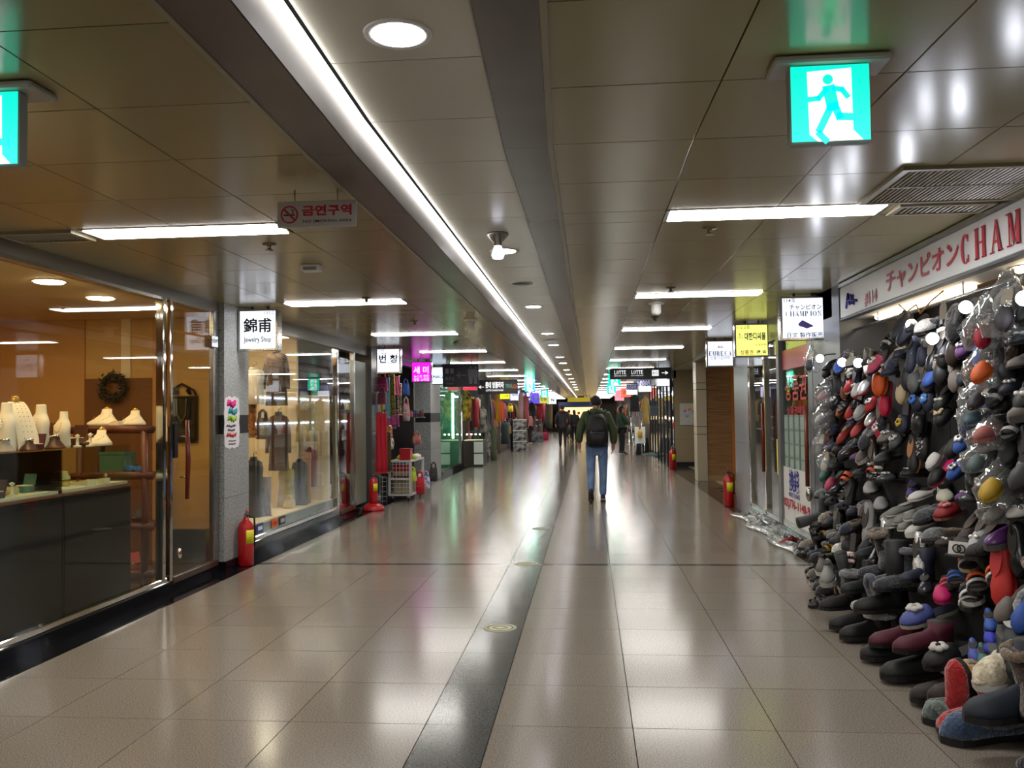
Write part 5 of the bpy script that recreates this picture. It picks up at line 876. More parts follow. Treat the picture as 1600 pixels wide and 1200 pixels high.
# slippers in clear bags hung at the ends
film = poly
def pbag(lab,px,py,w_,h_,inner=None,ilab=None,X=1.98):
    p = onX(px,py,X); t = thing('plastic_bag',lab,'plastic bag',p,R(-15)); m = MB(); rr_ = []
    for k in range(9):
        v = k/8; rx = w_*.5*(1-.75*max(0,v-.55)/.45)*(.85+.15*math.sin(v*5)); ry = .05*(1-.7*max(0,v-.55)/.45)
        rr_.append([(rx*math.cos(2*PI*i/16)*(1+.1*math.sin(i*3.7+k*1.9)),ry*math.sin(2*PI*i/16)*(1+.2*math.sin(i*2.9+k*2.3)),-h_*.5+h_*v+.012*math.sin(i*2.3+k)) for i in range(16)])
    m.loft(rr_).build('film',film,t); MB().tube([(0,0,h_*.47),(.01,0,h_*.52),(0,0,h_*.57)],[.014,.008,.016],8).build('tied_neck',film,t); MB().tube([(0,0,h_*.56),(.04,0,h_*.6),(2.12-p.x,0,h_*.62)],.003,5).build('hook',steel,t)
    if inner: shoe(inner[0],ilab,p+Vector((.0,0,-.03)),inner[2],inner[3],inner[1],inner[4],sole=inner[4],lining=inner[5] if len(inner) > 5 else BG,fin='cloth')
DN = ((-.3,-.4,-.9),(-.9,-.5,.2))
for a in [('clear bag of silver pink slippers beside the first spot lamp',1292,612,.2,.2,('mule',.85,(-.8,-.5,-.5),(-.5,-.3,.8),(206,170,180)),'silver pink slipper in a clear bag by the first spot lamp'),('clear bag of silver slippers below the silver pink one',1288,648,.2,.22,('mule',.85,(-.8,-.5,-.5),(-.5,-.3,.8),SV),'silver slipper in a clear bag below the first spot lamp'),('clear bag of grey slippers low at the far end of the wall',1284,690,.16,.22,('mule',.8,DN[0],DN[1],(170,170,168)),'grey slipper in a clear bag low at the far end'),('clear bag with white slippers above the teal one',1292,716,.16,.16,('mule',.8,DN[0],DN[1],WT),'white slipper in a clear bag above the teal slipper'),
    ('clear bag of red slippers hung high near the frame edge',1540,505,.22,.26,('mule',.95,DN[0],DN[1],(196,30,60)),'deep red slipper in a clear bag hung high'),('clear bag of orange slippers below the red one',1545,568,.24,.24,('mule',1.05,(-.7,-.5,-.6),(-.6,-.3,.7),(230,100,30),(120,40,90)),'orange slipper with plum lining in a clear bag'),('clear bag of black net slippers below the orange one',1535,615,.22,.18,('mule',.9,(-.7,-.5,-.5),(-.6,-.3,.8),(60,50,60)),'dark net slipper in a clear bag'),('clear bag of blue grey slippers above the pink pair',1530,642,.22,.14,('mule',.9,(-.7,-.5,-.4),(-.6,-.3,.8),(70,96,110)),'blue grey slipper in a clear bag above pink pair'),('clear bag of dusty pink quilted slippers',1550,678,.24,.16,('fur_slipper',1.0,(-.8,-.6,-.1),(-.5,-.2,.8),(176,100,96)),'dusty pink quilted slipper in a clear bag'),('clear bag of grey net slippers under the pink pair',1535,712,.22,.16,('mule',.9,(-.7,-.5,-.5),(-.6,-.3,.8),(90,110,110)),'grey net slipper in a clear bag under pink pair'),('clear bag of yellow slippers low near the frame edge',1560,752,.22,.2,('mule',1.1,(-.75,-.5,-.55),(-.6,-.3,.8),(206,166,40)),'yellow slipper in a clear bag low near the frame edge'),('clear crumpled bag below the yellow slippers',1565,790,.22,.17,('mule',.9,(-.7,-.5,-.5),(-.6,-.3,.8),(120,116,114)),'smoke grey slipper in a crumpled clear bag'),('large clear bag hung highest beside the frame edge',1575,475,.26,.3,('mule',1.0,DN[0],DN[1],(90,86,90)),'dim grey slipper in the large highest clear bag'),('clear bag of black slippers by the exchange door',1268,560,.14,.24,('mule',.8,DN[0],DN[1],(50,50,56)),'charcoal slipper in a clear bag by the exchange door')]: pbag(*a)
# cap with a ring emblem
p = hit(1525,866); t = thing('cap','black cap with white front and interlocked black ring emblem','cap',p+Vector((-.03,0,0)),R(-50))
MB().loft([ering(0,0,0,.09,.1),ering(0,0,.04,.09,.1),ering(0,0,.08,.07,.08),ering(0,0,.1,.03,.035)]).build('crown',sm(BK),t); MB().prism([(-.08,-.09),(-.06,-.15),(0,-.17),(.06,-.15),(.08,-.09),(0,-.07)],0,.008,'z').build('brim',sm(BK),t)
MB().box(-.06,-.104,.005,.06,-.096,.075,Matrix.Rotation(-.2,3,'X')).build('front_panel',sm(WT),t)
for k in (-1,1): MB().tube([(k*.012+.02*math.cos(2*PI*i/14),-.112,.04+.02*math.sin(2*PI*i/14)) for i in range(15)],.004,5).build('emblem_ring',sm(BK),t)
# spot lamps on the display
spot_on = E('spot lamp glow',(240,244,255),45.)
for k,(px,py,X,l) in enumerate([(1281,560,2.0,'bright spot lamp at the far end of the shoe wall'),(1316,566,2.0,'bright spot lamp, first of the close twin lamps'),(1341,567,1.98,'bright spot lamp, second of the close twin lamps'),(1424,507,2.05,'small bright spot lamp high on the shoe wall'),(1457,529,1.98,'bright spot lamp in the middle of the shoe wall'),(1509,480,2.0,'warm spot lamp under the fascia soffit'),(1600,466,1.95,'bright spot lamp at the frame edge')]):
    p = onX(px,py,X); t = thing('spot_lamp',l,'lamp',p); d = Vector((-.35,-1,-.1)).normalized()
    MB().ell((0,0,0),(.034,.034,.034),12,7).build('bulb',spot_on,t); MB().tube([-d*.01,-d*.05,-d*.09],[.03,.034,.018],10).build('holder',steel,t); MB().tube([-d*.08,-d*.1+Vector((.05,.02,.03)),Vector((2.15-X,.06,.04))],.006,6).build('arm',black,t)
# loose cords and the floor film
t = thing('cable','thin yellow brown cable looped under the fascia soffit','cable',(2.3,6.1,2.14)); MB().tube([(0,.5,.09),(.0,.35,.02),(.03,.25,.06),(0,.1,-.02),(.02,-.05,.05),(0,-.3,.08)],.006,6).build('wire',M('amber cable',(170,120,50),.4),t)
t = thing('plastic_sheet','crumpled clear plastic film lying along the exchange kerb','plastic sheet',(2.0,8.8,.0)); m = MB(); nx,ny = 9,36; rg = random.Random(5); top = []
for j in range(ny):
    for i in range(nx): top.append((.22*i/(nx-1)+.05*math.sin(j*.5),3.6*j/(ny-1),.012+.05*rg.random()*(1 if 0 < i < nx-1 else .2)))
bot = [(x,y,z-.004) for x,y,z in top]; fs = []
for j in range(ny-1):
    for i in range(nx-1): a = j*nx+i; fs += [(a,a+1,a+nx+1,a+nx),(a+nx*ny,a+nx+nx*ny,a+nx+1+nx*ny,a+1+nx*ny)]
m.add(top+bot,fs,True); m.build('film',glass_mat('floor film',(244,248,246),.1,.2,.1,(20,.6)),t)
# ---------------------------------------------------------------- people
skin_m = M('skin',(190,140,112),.5); hair_m = M('dark hair',(24,20,18),.6)
def skinned(name,verts,edges,mat,parent,sub=1,root=0):
    import bmesh
    bm = bmesh.new(); ly = bm.verts.layers.skin.verify(); vs = []
    for i,(p,r_) in enumerate(verts):
        v = bm.verts.new(p); r_ = r_ if isinstance(r_,tuple) else (r_,r_); v[ly].radius = r_; v[ly].use_root = (i == root); vs.append(v)
    for a,b in edges: bm.edges.new((vs[a],vs[b]))
    me = bpy.data.meshes.new(name); bm.to_mesh(me); bm.free(); o = bpy.data.objects.new(name,me); C.objects.link(o)
    o.modifiers.new('s','SKIN').use_smooth_shade = True; q = o.modifiers.new('d','SUBSURF'); q.levels = sub; q.render_levels = sub
    dg = bpy.context.evaluated_depsgraph_get(); m2 = bpy.data.meshes.new_from_object(o.evaluated_get(dg)); bpy.data.objects.remove(o); m2.name = name
    m2.materials.clear(); m2.materials.append(mat); m2.polygons.foreach_set('use_smooth',[True]*len(m2.polygons))
    o = bpy.data.objects.new(name,m2); C.objects.link(o); o.parent = parent; return o
def person(lab,x,y,h,rz,J,cols,face=True,coat_len=.0,sub=1,longhair=False,hood=None):
    """J: joint positions in a 1.75 m figure that faces +y, x to its right hand side"""
    k = h/1.75; t = thing('person',lab,'person',(x,y,0),rz); V = lambda p:(p[0]*k,p[1]*k,p[2]*k)
    P = dict(pel=(0,0,.93),wai=(0,.0,1.08),che=(0,.0,1.30),nec=(0,.005,1.47),hb=(0,.02,1.54),hc=(0,.03,1.63),ht=(0,.02,1.70)); P.update(J)
    names = ['pel','wai','che','nec','hb','hc','ht','shL','elL','wrL','haL','shR','elR','wrR','haR','hiL','knL','anL','toL','hiR','knR','anR','toR']
    rad = dict(pel=(.15,.11),wai=(.135,.10),che=(.125,.085),nec=.055,hb=(.062,.075),hc=(.075,.092),ht=(.05,.06),shL=.055,elL=.046,wrL=.03,haL=(.04,.022),shR=.055,elR=.046,wrR=.03,haR=(.04,.022),hiL=.09,knL=.058,anL=.04,toL=(.036,.026),hiR=.09,knR=.058,anR=.04,toR=(.036,.026))
    ed = [('pel','wai'),('wai','che'),('che','nec'),('nec','hb'),('hb','hc'),('hc','ht')]
    for s in 'LR': ed += [('che','sh'+s),('sh'+s,'el'+s),('el'+s,'wr'+s),('wr'+s,'ha'+s),('pel','hi'+s),('hi'+s,'kn'+s),('kn'+s,'an'+s),('an'+s,'to'+s)]
    vv = [(V(P[n]),tuple(q*k for q in rad[n]) if isinstance(rad[n],tuple) else rad[n]*k) for n in names]; ee = [(names.index(a),names.index(b)) for a,b in ed]
    for s,sg in (('L',-1),('R',1)):          # five fingers, rooted inside the palm
        wr,ha = Vector(P['wr'+s]),Vector(P['ha'+s]); d = (ha-wr).normalized(); fw = Vector((0,1,0)); fw = (fw-d*fw.dot(d)).normalized(); inn = Vector((-sg,0,0)); hi = names.index('ha'+s)
        for j,(o_,ln) in enumerate([(.028,.075),(.01,.085),(-.009,.08),(-.026,.062)]):
            b_ = ha+fw*o_; m_ = b_+d*ln*.5+inn*.004; e_ = b_+d*ln*.9+inn*.024; n0 = len(vv); vv += [(V(b_),.009*k),(V(m_),.0085*k),(V(e_),.007*k)]; ee += [(hi,n0),(n0,n0+1),(n0+1,n0+2)]
        n0 = len(vv); b_ = wr+d*.03+fw*.035; vv += [(V(b_),.011*k),(V(b_+d*.04+fw*.02+inn*.01),.009*k)]; ee += [(names.index('wr'+s),n0),(n0,n0+1)]
    skinned('body',vv,ee,skin_m,t,sub)
    def grow(nm,keys,rads,edges,mat,rt=0):
        return skinned(nm,[(V(P[a]),tuple(q*k for q in r_) if isinstance(r_,tuple) else r_*k) for a,r_ in zip(keys,rads)],[(keys.index(a),keys.index(b)) for a,b in edges],mat,t,sub+1,rt)
    # jacket: trunk, hem and sleeves as one garment
    P['hem'] = (P['pel'][0],P['pel'][1],.86-coat_len); P['wc1'] = tuple(Vector(P['wrL'])*.85+Vector(P['elL'])*.15); P['wc2'] = tuple(Vector(P['wrR'])*.85+Vector(P['elR'])*.15); P['cl'] = (0,.0,1.49)
    grow('jacket',['hem','wai','che','cl','shL','elL','wc1','shR','elR','wc2'],[(.185,.135),(.18,.135),(.195,.145),(.085,.085),.088,.07,.056,.088,.07,.056],[('hem','wai'),('wai','che'),('che','cl'),('che','shL'),('shL','elL'),('elL','wc1'),('che','shR'),('shR','elR'),('elR','wc2')],cols['top'],1)
    grow('trousers',['pel','hiL','knL','anL','hiR','knR','anR'],[(.16,.125),.1,.073,.058,.1,.073,.058],[('pel','hiL'),('hiL','knL'),('knL','anL'),('pel','hiR'),('hiR','knR'),('knR','anR')],cols['leg'])
    for s in 'LR':
        a,b = Vector(P['an'+s]),Vector(P['to'+s]); d = (b-a); d.normalize(); u = Vector((0,0,1)) if abs(d.z) < .8 else Vector((0,1,0)); e = shoe_part(t,cols['shoe'],a,b,k)
    # head details
    hc = Vector(P['hc']); m = MB(); m.ell(V(hc+Vector((0,-.012,.018))),(.084*k,.1*k,.098*k),14,9); m.build('hair',cols.get('hair',hair_m),t)
    if longhair: MB().loft([ering(hc.x*k,(hc.y-.055)*k,1.28*k,.06*k,.03*k,10),ering(hc.x*k,(hc.y-.05)*k,1.45*k,.08*k,.05*k,10),ering(hc.x*k,(hc.y-.04)*k,1.62*k,.085*k,.06*k,10)]).build('long_hair',cols.get('hair',hair_m),t)
    f = MB()
    for s in (-1,1): f.ell(V(hc+Vector((s*.083,.0,-.01))),(.012*k,.02*k,.03*k),8,5)
    f.build('ears',skin_m,t); MB().ell(V(hc+Vector((0,.105,-.02))),(.013*k,.02*k,.024*k),8,5).build('nose',skin_m,t); e = MB()
    for s in (-1,1): e.ell(V(hc+Vector((s*.03,.088,.008))),(.011*k,.008*k,.007*k),8,5)
    e.build('eyes',M('eye',(40,30,26),.2),t); MB().ell(V(hc+Vector((0,.088,-.062))),(.022*k,.01*k,.006*k),8,5).build('mouth',M('lips',(150,84,80),.5),t)
    if hood: MB().loft([ering(0,-.05*k,1.42*k,.11*k,.09*k),ering(0,-.05*k,1.48*k,.12*k,.09*k),ering(0,-.02*k,1.53*k,.095*k,.09*k)]).build('hood',hood,t)
    return t
def shoe_part(t,mat,a,b,k):
    d = (b-a).normalized(); up = Vector((0,0,1)) if abs(d.z) < .6 else Vector((0,-1,.3)); o_ = a-d*.07+Vector((0,0,0)); y = d; z = (up-y*up.dot(y)).normalized(); x = y.cross(z)
    m = MB(); L_ = (b-a).length+.15; rings = []
    for q,w_,h_ in ((0,.02,.05),(.06,.036,.09),(.3,.042,.1),(.5,.044,.085),(.75,.05,.06),(.93,.036,.04),(1,.012,.02)): rings.append([(o_+y*(q*L_)+x*(w_*math.cos(PI*i/8))+z*(h_*math.sin(PI*i/8)-.045))*k for i in range(9)])
    sh = m.loft(rings).build('shoe',mat,t); s2 = MB(); r2 = []
    for q,w_ in ((0,.02),(.06,.038),(.3,.042),(.5,.044),(.75,.052),(.93,.038),(1,.014)): r2.append([(o_+y*(q*L_)+x*w_*sx+z*zz)*k for sx,zz in ((1,-.062),(1,-.042),(-1,-.042),(-1,-.062))])
    s2.loft(r2,True,False).build('shoe_sole',M('pale sole',(150,146,140),.5),sh); return sh
green_j = M('olive green jacket',(74,86,56),.75,noise=(7,(60,72,46)),bump=(8,.5)); jeans = M('blue jeans',(92,120,166),.8,noise=(5,(122,150,192))); dark_j = M('charcoal jacket',(30,31,36),.7,bump=(8,.4)); blk = M('black trousers',(18,18,20),.7); shoe_d = M('dark shoe',(40,40,40),.5)
WALK = dict(shL=(-.19,.0,1.41),elL=(-.275,-.03,1.15),wrL=(-.285,.03,.93),haL=(-.28,.045,.87),shR=(.19,.0,1.41),elR=(.28,-.03,1.14),wrR=(.27,.05,.90),haR=(.262,.065,.84),hiL=(-.095,0,.88),knL=(-.10,.02,.50),anL=(-.105,-.2,.16),toL=(-.105,-.10,.035),hiR=(.095,0,.88),knR=(.10,.09,.49),anR=(.09,.06,.085),toR=(.095,.2,.045))
pm = person('person walking away in an olive green jacket and blue jeans, carrying a backpack',.12,14.2,1.75,0,WALK,dict(top=green_j,leg=jeans,shoe=shoe_d,hair=M('short dark hair',(34,30,26),.7)),hood=green_j)
t = thing('backpack','black backpack on the back of the person in green','backpack',(.13,14.03,.92)); bk = M('black nylon',(20,21,24),.6,bump=(14,.4))
MB().loft([ering(0,-.03,0,.15,.09,16,.7),ering(0,-.04,.08,.175,.115,16,.7),ering(0,-.035,.3,.17,.11,16,.7),ering(0,-.02,.44,.14,.085,16,.8),ering(0,-.0,.52,.09,.05,16,.8)]).build('body',bk,t)
p_ = MB().loft([ering(0,-.125,.04,.12,.04,14,.7),ering(0,-.145,.08,.13,.05,14,.7),ering(0,-.14,.2,.125,.045,14,.7),ering(0,-.125,.26,.1,.02,14,.7)]).build('front_pocket',bk,t); MB().tube([(-.11,-.175,.21),(0,-.19,.225),(.11,-.175,.21)],.006,6).build('zip',M('zip grey',(90,90,94),.4),p_)
for s in (-1,1): MB().tube([(s*.08,.0,.47),(s*.12,.02,.54),(s*.135,.10,.58),(s*.14,.24,.5),(s*.15,.30,.35),(s*.17,.24,.15),(s*.16,.06,.06)],.022,8,flat=.4).build('shoulder_strap',bk,t)
MB().tube([(-.04,.0,.51),(0,.0,.56),(.04,.0,.51)],.008,6).build('grab_handle',bk,t)
W2 = dict(WALK); W2.update(anL=(-.1,-.02,.085),toL=(-.11,.12,.045),knL=(-.1,.04,.49),anR=(.1,-.16,.15),toR=(.1,-.06,.04),knR=(.1,.03,.5))
person('person far down the passage in a charcoal coat, walking away',-1.1,36.3,1.80,0,W2,dict(top=dark_j,leg=blk,shoe=shoe_d),coat_len=.08,hood=M('dark red scarf',(90,30,34),.8))
person('person with long dark hair in a pink jacket standing by the stalls',-2.75,40.5,1.58,R(80),{**WALK,'elR':(.24,.12,1.15),'wrR':(.16,.3,1.1),'haR':(.12,.37,1.1),'anL':(-.1,0,.085),'toL':(-.11,.14,.045),'knL':(-.1,.03,.49),'anR':(.1,0,.085),'toR':(.11,.14,.045),'knR':(.1,.03,.5)},dict(top=M('pink jacket',(206,140,136),.8),leg=M('dark maroon trousers',(50,26,30),.7),shoe=M('pale shoe',(200,180,170),.5)),longhair=True)
ST = {**WALK,'anL':(-.1,0,.085),'toL':(-.11,.14,.045),'knL':(-.1,.03,.49),'anR':(.1,0,.085),'toR':(.11,.14,.045),'knR':(.1,.03,.5)}
person('person in black beside the green jacketed walker, deep in the passage',-.72,43,1.62,R(20),ST,dict(top=blk,leg=blk,shoe=shoe_d),longhair=True)
hbag('black shopping bag at the side of the person in black',(-1.28,-.82,.42,.98,42.8),M('black bag',(20,20,24),.5),cat='shopping bag',name='shopping_bag')
person('person in an orange jacket standing deep in the passage',-1.15,50,1.65,R(-30),ST,dict(top=M('orange jacket',(226,96,30),.8),leg=blk,shoe=shoe_d))
person('person in a dark green jacket leaning over a black case, shoe side',1.12,30.5,1.70,R(-70),{**ST,'wrR':(.2,.36,1.05),'haR':(.2,.42,1.02),'elR':(.26,.14,1.14),'wrL':(-.2,.36,1.05),'haL':(-.2,.42,1.02),'elL':(-.26,.14,1.14)},dict(top=M('dark green jacket',(40,64,46),.8),leg=blk,shoe=shoe_d),longhair=True)
t = hbag('black wheeled shopping case before the person in dark green',(1.55,2.05,.0,.8,30.0),M('black bag'),cat='trolley bag',name='trolley_bag')
# ---------------------------------------------------------------- shops further along the jewelry side
GF = 'clothes hung along the jewelry side'
def fr(a,b,c,d,X=-3.3): return at(a,b,c,d,X)
coat('yellow and black patterned coat hung past the green glass shop',fr(721,610,737,658),fab('yellow black',(214,170,40),(40,34,20),8),GF); coat('deep red coat hung behind the lit counter',fr(737,622,750,668),fab('deep red',(130,20,34)),GF); coat('long grey raincoat hung below the number sign',fr(751,606,768,690),fab('raincoat grey',(110,112,114)),GF); coat('black track jacket with pale stripes beside the grey raincoat',fr(747,636,762,690,-3.2),fab('track black',(28,28,30),(150,150,140),6),GF)
coat('olive green long coat on a low stand by the stalls',on(fr(764,662,778,716,-3.0),.0),fab('olive coat',(90,96,70)),None,flare=.1); coat('dark striped long coat beside the olive one',on(fr(756,664,767,712,-3.1),.0),fab('dark stripe',(40,42,40),(150,150,140),10),None)
scarf('yellow narrow banner cloth hung from a stall post',fr(774,612,780,658,-3.2),fab('banner yellow',(206,160,30)),'banner','banner'); scarf('orange red sample cloth in the stall',fr(779,628,788,657,-3.3),fab('banner orange',(206,84,40)),'banner','banner'); hbag('yellow round bag hung at the stalls',fr(792,630,802,644,-3.2),M('yellow plastic',(226,206,40),.5),group=None)
coat('dark teal jacket on a mannequin stand at the stalls',fr(783,658,796,694,-3.1),fab('teal grey',(56,70,72)),GF,False); coat('black jacket on a tall stand before the white crates',on(fr(796,648,811,698,-3.0),.0),fab('stand black',(26,28,30)),None); hbag('mustard rucksack hung at the stalls',fr(790,660,799,678,-3.05),fab('rucksack',(150,120,50)))
for k,(a,b,c,d,col,n_) in enumerate([(810,612,818,655,(206,170,170),'pale pink'),(818,618,826,655,(180,90,96),'rose'),(826,628,836,655,(36,30,40),'black'),(838,625,846,655,(150,30,44),'crimson'),(846,620,852,660,(170,40,60),'cherry'),(852,628,858,668,(60,80,70),'bottle green'),(858,630,864,670,(120,96,60),'tan'),(864,640,869,668,(60,40,70),'plum')]): coat(n_+' coat hung deep along the jewelry side stalls',fr(a,b,c,d,-2.9),fab('deep '+n_,col),GF,k%2 == 0)
# lit counter
p = onZ(722,741,0); t = thing('lit_counter','lit glass counter with white drawers and dark side, past the green shop','showcase',(-3.5,23.9,0)); MB().cbox(0,0,0,.55,.9,.72,.006).build('body',M('counter brown',(54,44,38),.5),t)
for k in range(2): MB().cbox(.30,-.012,.06+.33*k,.56,.0,.36+.33*k,.004).build('drawer',white,t)
for q in ((0,0,.72,.55,.008,.95),(.542,0,.72,.55,.9,.95),(0,0,.942,.55,.9,.95)): MB().box(*q).build('pane',casing_glass,t)
MB().box(.02,.02,.725,.53,.88,.74).build('tray',white_plush,t)
for k in range(4): MB().ell((.1+.12*k,.1,.90),(.02,.02,.016),8,5).build('lamp_bead',E('counter lamp',(255,236,200),60.),t)
tag(MB().cbox(-3.62,24.2,0,-3.56,24.6,1.9).build('grid_rack',steel),'steel grid rack standing behind the lit counter','rack')
for k in range(3):
    t = thing('white_crate','white black-patterned crate in a stack by the stalls, %s one'%['lowest','middle','uppermost'][k],'crate',(-2.95,33.5,.42*k),0,'crates by the stalls'); MB().cbox(0,0,0,.5,.4,.36,.01).build('body',M('crate pattern',(190,190,186),.6,noise=(7,(40,40,44))),t); MB().cbox(-.01,-.01,.36,.51,.41,.40,.005).build('lid',white,t)
hbag('magenta bag standing on the floor deep along the jewelry side',(-2.75,-2.2,.0,.62,47),M('magenta bag',(190,24,80),.5)); hbag('grey holdall on the floor deep along the jewelry side',(-3.0,-2.3,.0,.72,44),fab('holdall',(70,76,80),(150,150,150),6))
# shop bays: partitions, rear walls, lamps and goods to the end of the passage
bay_cols = [(120,100,84),(96,110,104),(140,120,110),(110,96,120),(134,126,110)]
lamp_me = MB().cbox(-.6,-.06,-.05,.6,.06,0,.01).mesh('tube',E('bay tube',(255,246,230),14.)); GC = [((190,40,50),'red'),((40,44,60),'navy'),((210,180,120),'sand'),((230,226,220),'white'),((60,90,70),'green'),((120,60,80),'wine'),((230,150,60),'amber'),((90,90,96),'grey'),((226,130,150),'pink'),((30,28,30),'black')]
gm_ = {}
for side,xs in (('jewelry',-1),('shoe',1)):
    for i in range(10):
        if xs > 0 and i > 7: continue
        y = (25.2 if xs < 0 else 35.2)+4.6*i; xw = -3.53 if xs < 0 else 2.2; xo = xw+xs*.05
        struct('wall_bay_%s_%d'%(side,i+1), MB().box(min(xw,xw+xs*2.4),y-.06,0,max(xw,xw+xs*2.4),y+.06,2.57), M('bay %d'%(i%5),bay_cols[i%5],.6)); struct('wall_bay_back_%s_%d'%(side,i+1), MB().box(min(xw+xs*2.3,xw+xs*2.4),y,0,max(xw+xs*2.3,xw+xs*2.4),y+4.6,2.57), M('bay %d'%((i+2)%5),bay_cols[(i+2)%5],.6))
        t = thing('shop_lamp','tube lamp inside the %s far shop bay on the %s side'%(ORD[i+1],side),'lamp',(xw+xs*1.0,y+2.2,2.5)); reuse('tube',lamp_me,t); MB().box(-.5,-.03,0,.5,.03,.3).build('bracket',steel,t)
        t = thing('goods_table','low goods table in the %s far shop bay, %s side'%(ORD[i+1],side),'table',(xw+xs*.5,y+2.3,0)); MB().cbox(-.4,-1.6,.55,.4,1.6,.62).build('top',M('table top',(180,170,150),.5),t); MB().box(-.38,-1.58,0,.38,1.58,.55).build('skirt',M('skirt %d'%(i%3),[(70,50,50),(50,54,66),(90,84,70)][i%3],.8),t)
        for j in range(4):
            c,n_ = GC[(i*3+j+(5 if xs > 0 else 0))%10]; b = (xw+xs*.25-.28,xw+xs*.25+.28,.95,2.0,y+.5+j*1.15)
            coat('%s garment hung in the %s far shop bay, %s side, place %s'%(n_,ORD[i+1],side,['one','two','three','four'][j]),b,fab('bay '+n_,c),'garments in the far bays',True)
            tag(MB().loft([ering(0,0,0,.16,.18,10,.7),ering(0,0,.18,.17,.19,10,.7,.05),ering(0,0,.3,.07,.1,10)]).build('cloth_heap',fab('bay '+GC[(i*5+j*3+2)%10][1],GC[(i*5+j*3+2)%10][0]),None,(xw+xs*.45,y+1.1+.8*j,.622)),'%s cloth heap on the %s far bay table, %s side, place %s'%(GC[(i*5+j*3+2)%10][1],ORD[i+1],side,['one','two','three','four'][j]),'cloth heap','cloth heaps on far tables')
# ---------------------------------------------------------------- shoe side past the beige wall
for k,yy in enumerate((23.7,24.6,25.5,26.4)):
    pass
win5 = sroot('window_5')
for k in range(7): pane('pane',win5,2.22,23.7+1.15*k,24.8+1.15*k,.1,2.36)
for k in range(8): MB().box(2.19,23.63+1.15*k,0,2.25,23.69+1.15*k,2.36).build('post',M('black mullion',(24,24,26),.4),win5)
for u in range(3):
    y0 = 23.9+3.7*u; t = thing('lit_shelves','white lit shelf unit behind the dark mullions, %s along the passage'%ORD[u+1],'shelf',(2.5,y0+1.8,0)); MB().box(.26,-1.8,0,.32,1.8,2.3).build('back',M('shelf white',(230,232,240),.5),t)
    for z in (.5,.9,1.3,1.7,2.1): MB().box(0,-1.8,z,.26,1.8,z+.02).build('board',white,t)
    for z in (1.22,2.02): MB().box(.22,-1.75,z,.26,1.75,z+.04).build('tube',E('shelf tube',(240,246,255),7.),t)
    for k in range(12): tag(MB().lathe([(.07,0),(.08,.05),(.06,.16),(.025,.22),(.025,.27)],n=10).build('vase',M('goods %d'%(k%5)),None,(2.6,y0+.5+.8*(k%4),.921+.4*(k//4))),'%s vase on the %s lit unit, board %s, place %s'%(['dark','yellow','black','red','cream'][k%5],ORD[u+1],['one','two','three'][k//4],['one','two','three','four'][k%4]),'vase','vases on the lit shelves')
def st(a,b,c,d,X): return at(a,b,c,d,X)
coat('old gold coat on a stand at the shoe side stalls',st(1003,620,1015,662,1.95),fab('old gold',(170,140,70)),None); bx_('grey metal machine box on a post, shoe side',st(1016,634,1029,650,2.0),M('machine grey',(60,64,76),.4),'machine','machine',dep=.3)
# easel with a tilted white board
a = onZ(1028,712,0); e0 = onY(1027,712,a.y); e1 = onY(1037,712,a.y); t = thing('easel','pale wooden easel on the green mat, shoe side','easel',(e0.x,a.y,0)); W_ = (e1.x-e0.x)*1.3; wd = M('pale wood',(196,160,110),.5)
for x,tx in ((0,.08),(W_,W_-.02)): MB().tube([(x,0,.03),(tx,.05,.95)],.022,6).build('leg',wd,t)
MB().tube([(W_*.5,.55,.03),(W_*.5,.06,.95)],.02,6).build('rear_leg',wd,t); MB().tube([(-.02,.02,.62),(W_,.02,.62)],.018,6).build('ledge',wd,t)
b0 = onY(1030,672,a.y+.05); b1 = onY(1055,650,a.y+.05); t = thing('tilted_board','white tilted notice board resting on the easel','board',(0,0,0)); d = (b1-b0).normalized(); n = Vector((-d.z,0,d.x))
MB().loft([[b0+n*q+Vector((0,w_,0)) for q,w_ in ((-.02,-.02),(.02,-.02),(.02,.5),(-.02,.5))],[b1+n*q+Vector((0,w_,0)) for q,w_ in ((-.02,-.02),(.02,-.02),(.02,.5),(-.02,.5))]],True,False).build('panel',white,t); MB().loft([[b0-n*.022+Vector((0,w_,0))+n*q for q,w_ in ((0,-.022),(.044,-.022),(.044,-.03),(0,-.03))],[b1-n*.022+Vector((0,w_,0))+n*q for q,w_ in ((0,-.022),(.044,-.022),(.044,-.03),(0,-.03))]],True,False).build('edge_strip',steel,t)
p = onZ(1026,712,0); tag(MB().loft([ering(0,0,0,.55,.9,14,.7,.04),ering(0,0,.03,.52,.86,14,.7,.05),ering(-.05,.1,.07,.3,.5,14,.7,.1)]).build('green_mat',fab('green mat',(50,78,66)),None,(p.x+.05,p.y+.5,.002)),'crumpled green mat on the floor under the easel','mat')
b = st(992,667,1008,693,1.5); t = thing('poster_stand','white framed poster stand with a yellow figure, shoe side','sign',((b[0]+b[1])/2,b[4],0)); w_ = (b[1]-b[0])/2
MB().cbox(-w_,0,b[2],w_,.03,b[3],.006).build('frame',white,t); MB().box(-w_*.85,-.004,b[2]+.04,w_*.85,.002,b[3]-.04).build('sheet',M('poster sheet',(220,222,216),.5),t); zc = (b[2]+b[3])/2
MB().lathe([(0,0),(w_*.45,.01),(w_*.45,.16),(w_*.2,.24),(0,.25)],(0,-.0,zc-.08),12).build('figure_body',M('poster yellow',(200,150,40),.5),t); MB().ell((0,-.006,zc+.26),(w_*.25,.01,.09)).build('figure_head',M('poster face',(150,120,100),.5),t)
for s in (-1,1): MB().tube([(s*w_*.8,.015,b[2]),(s*w_*.9,.05,.0)],.015,6).build('leg',steel,t)
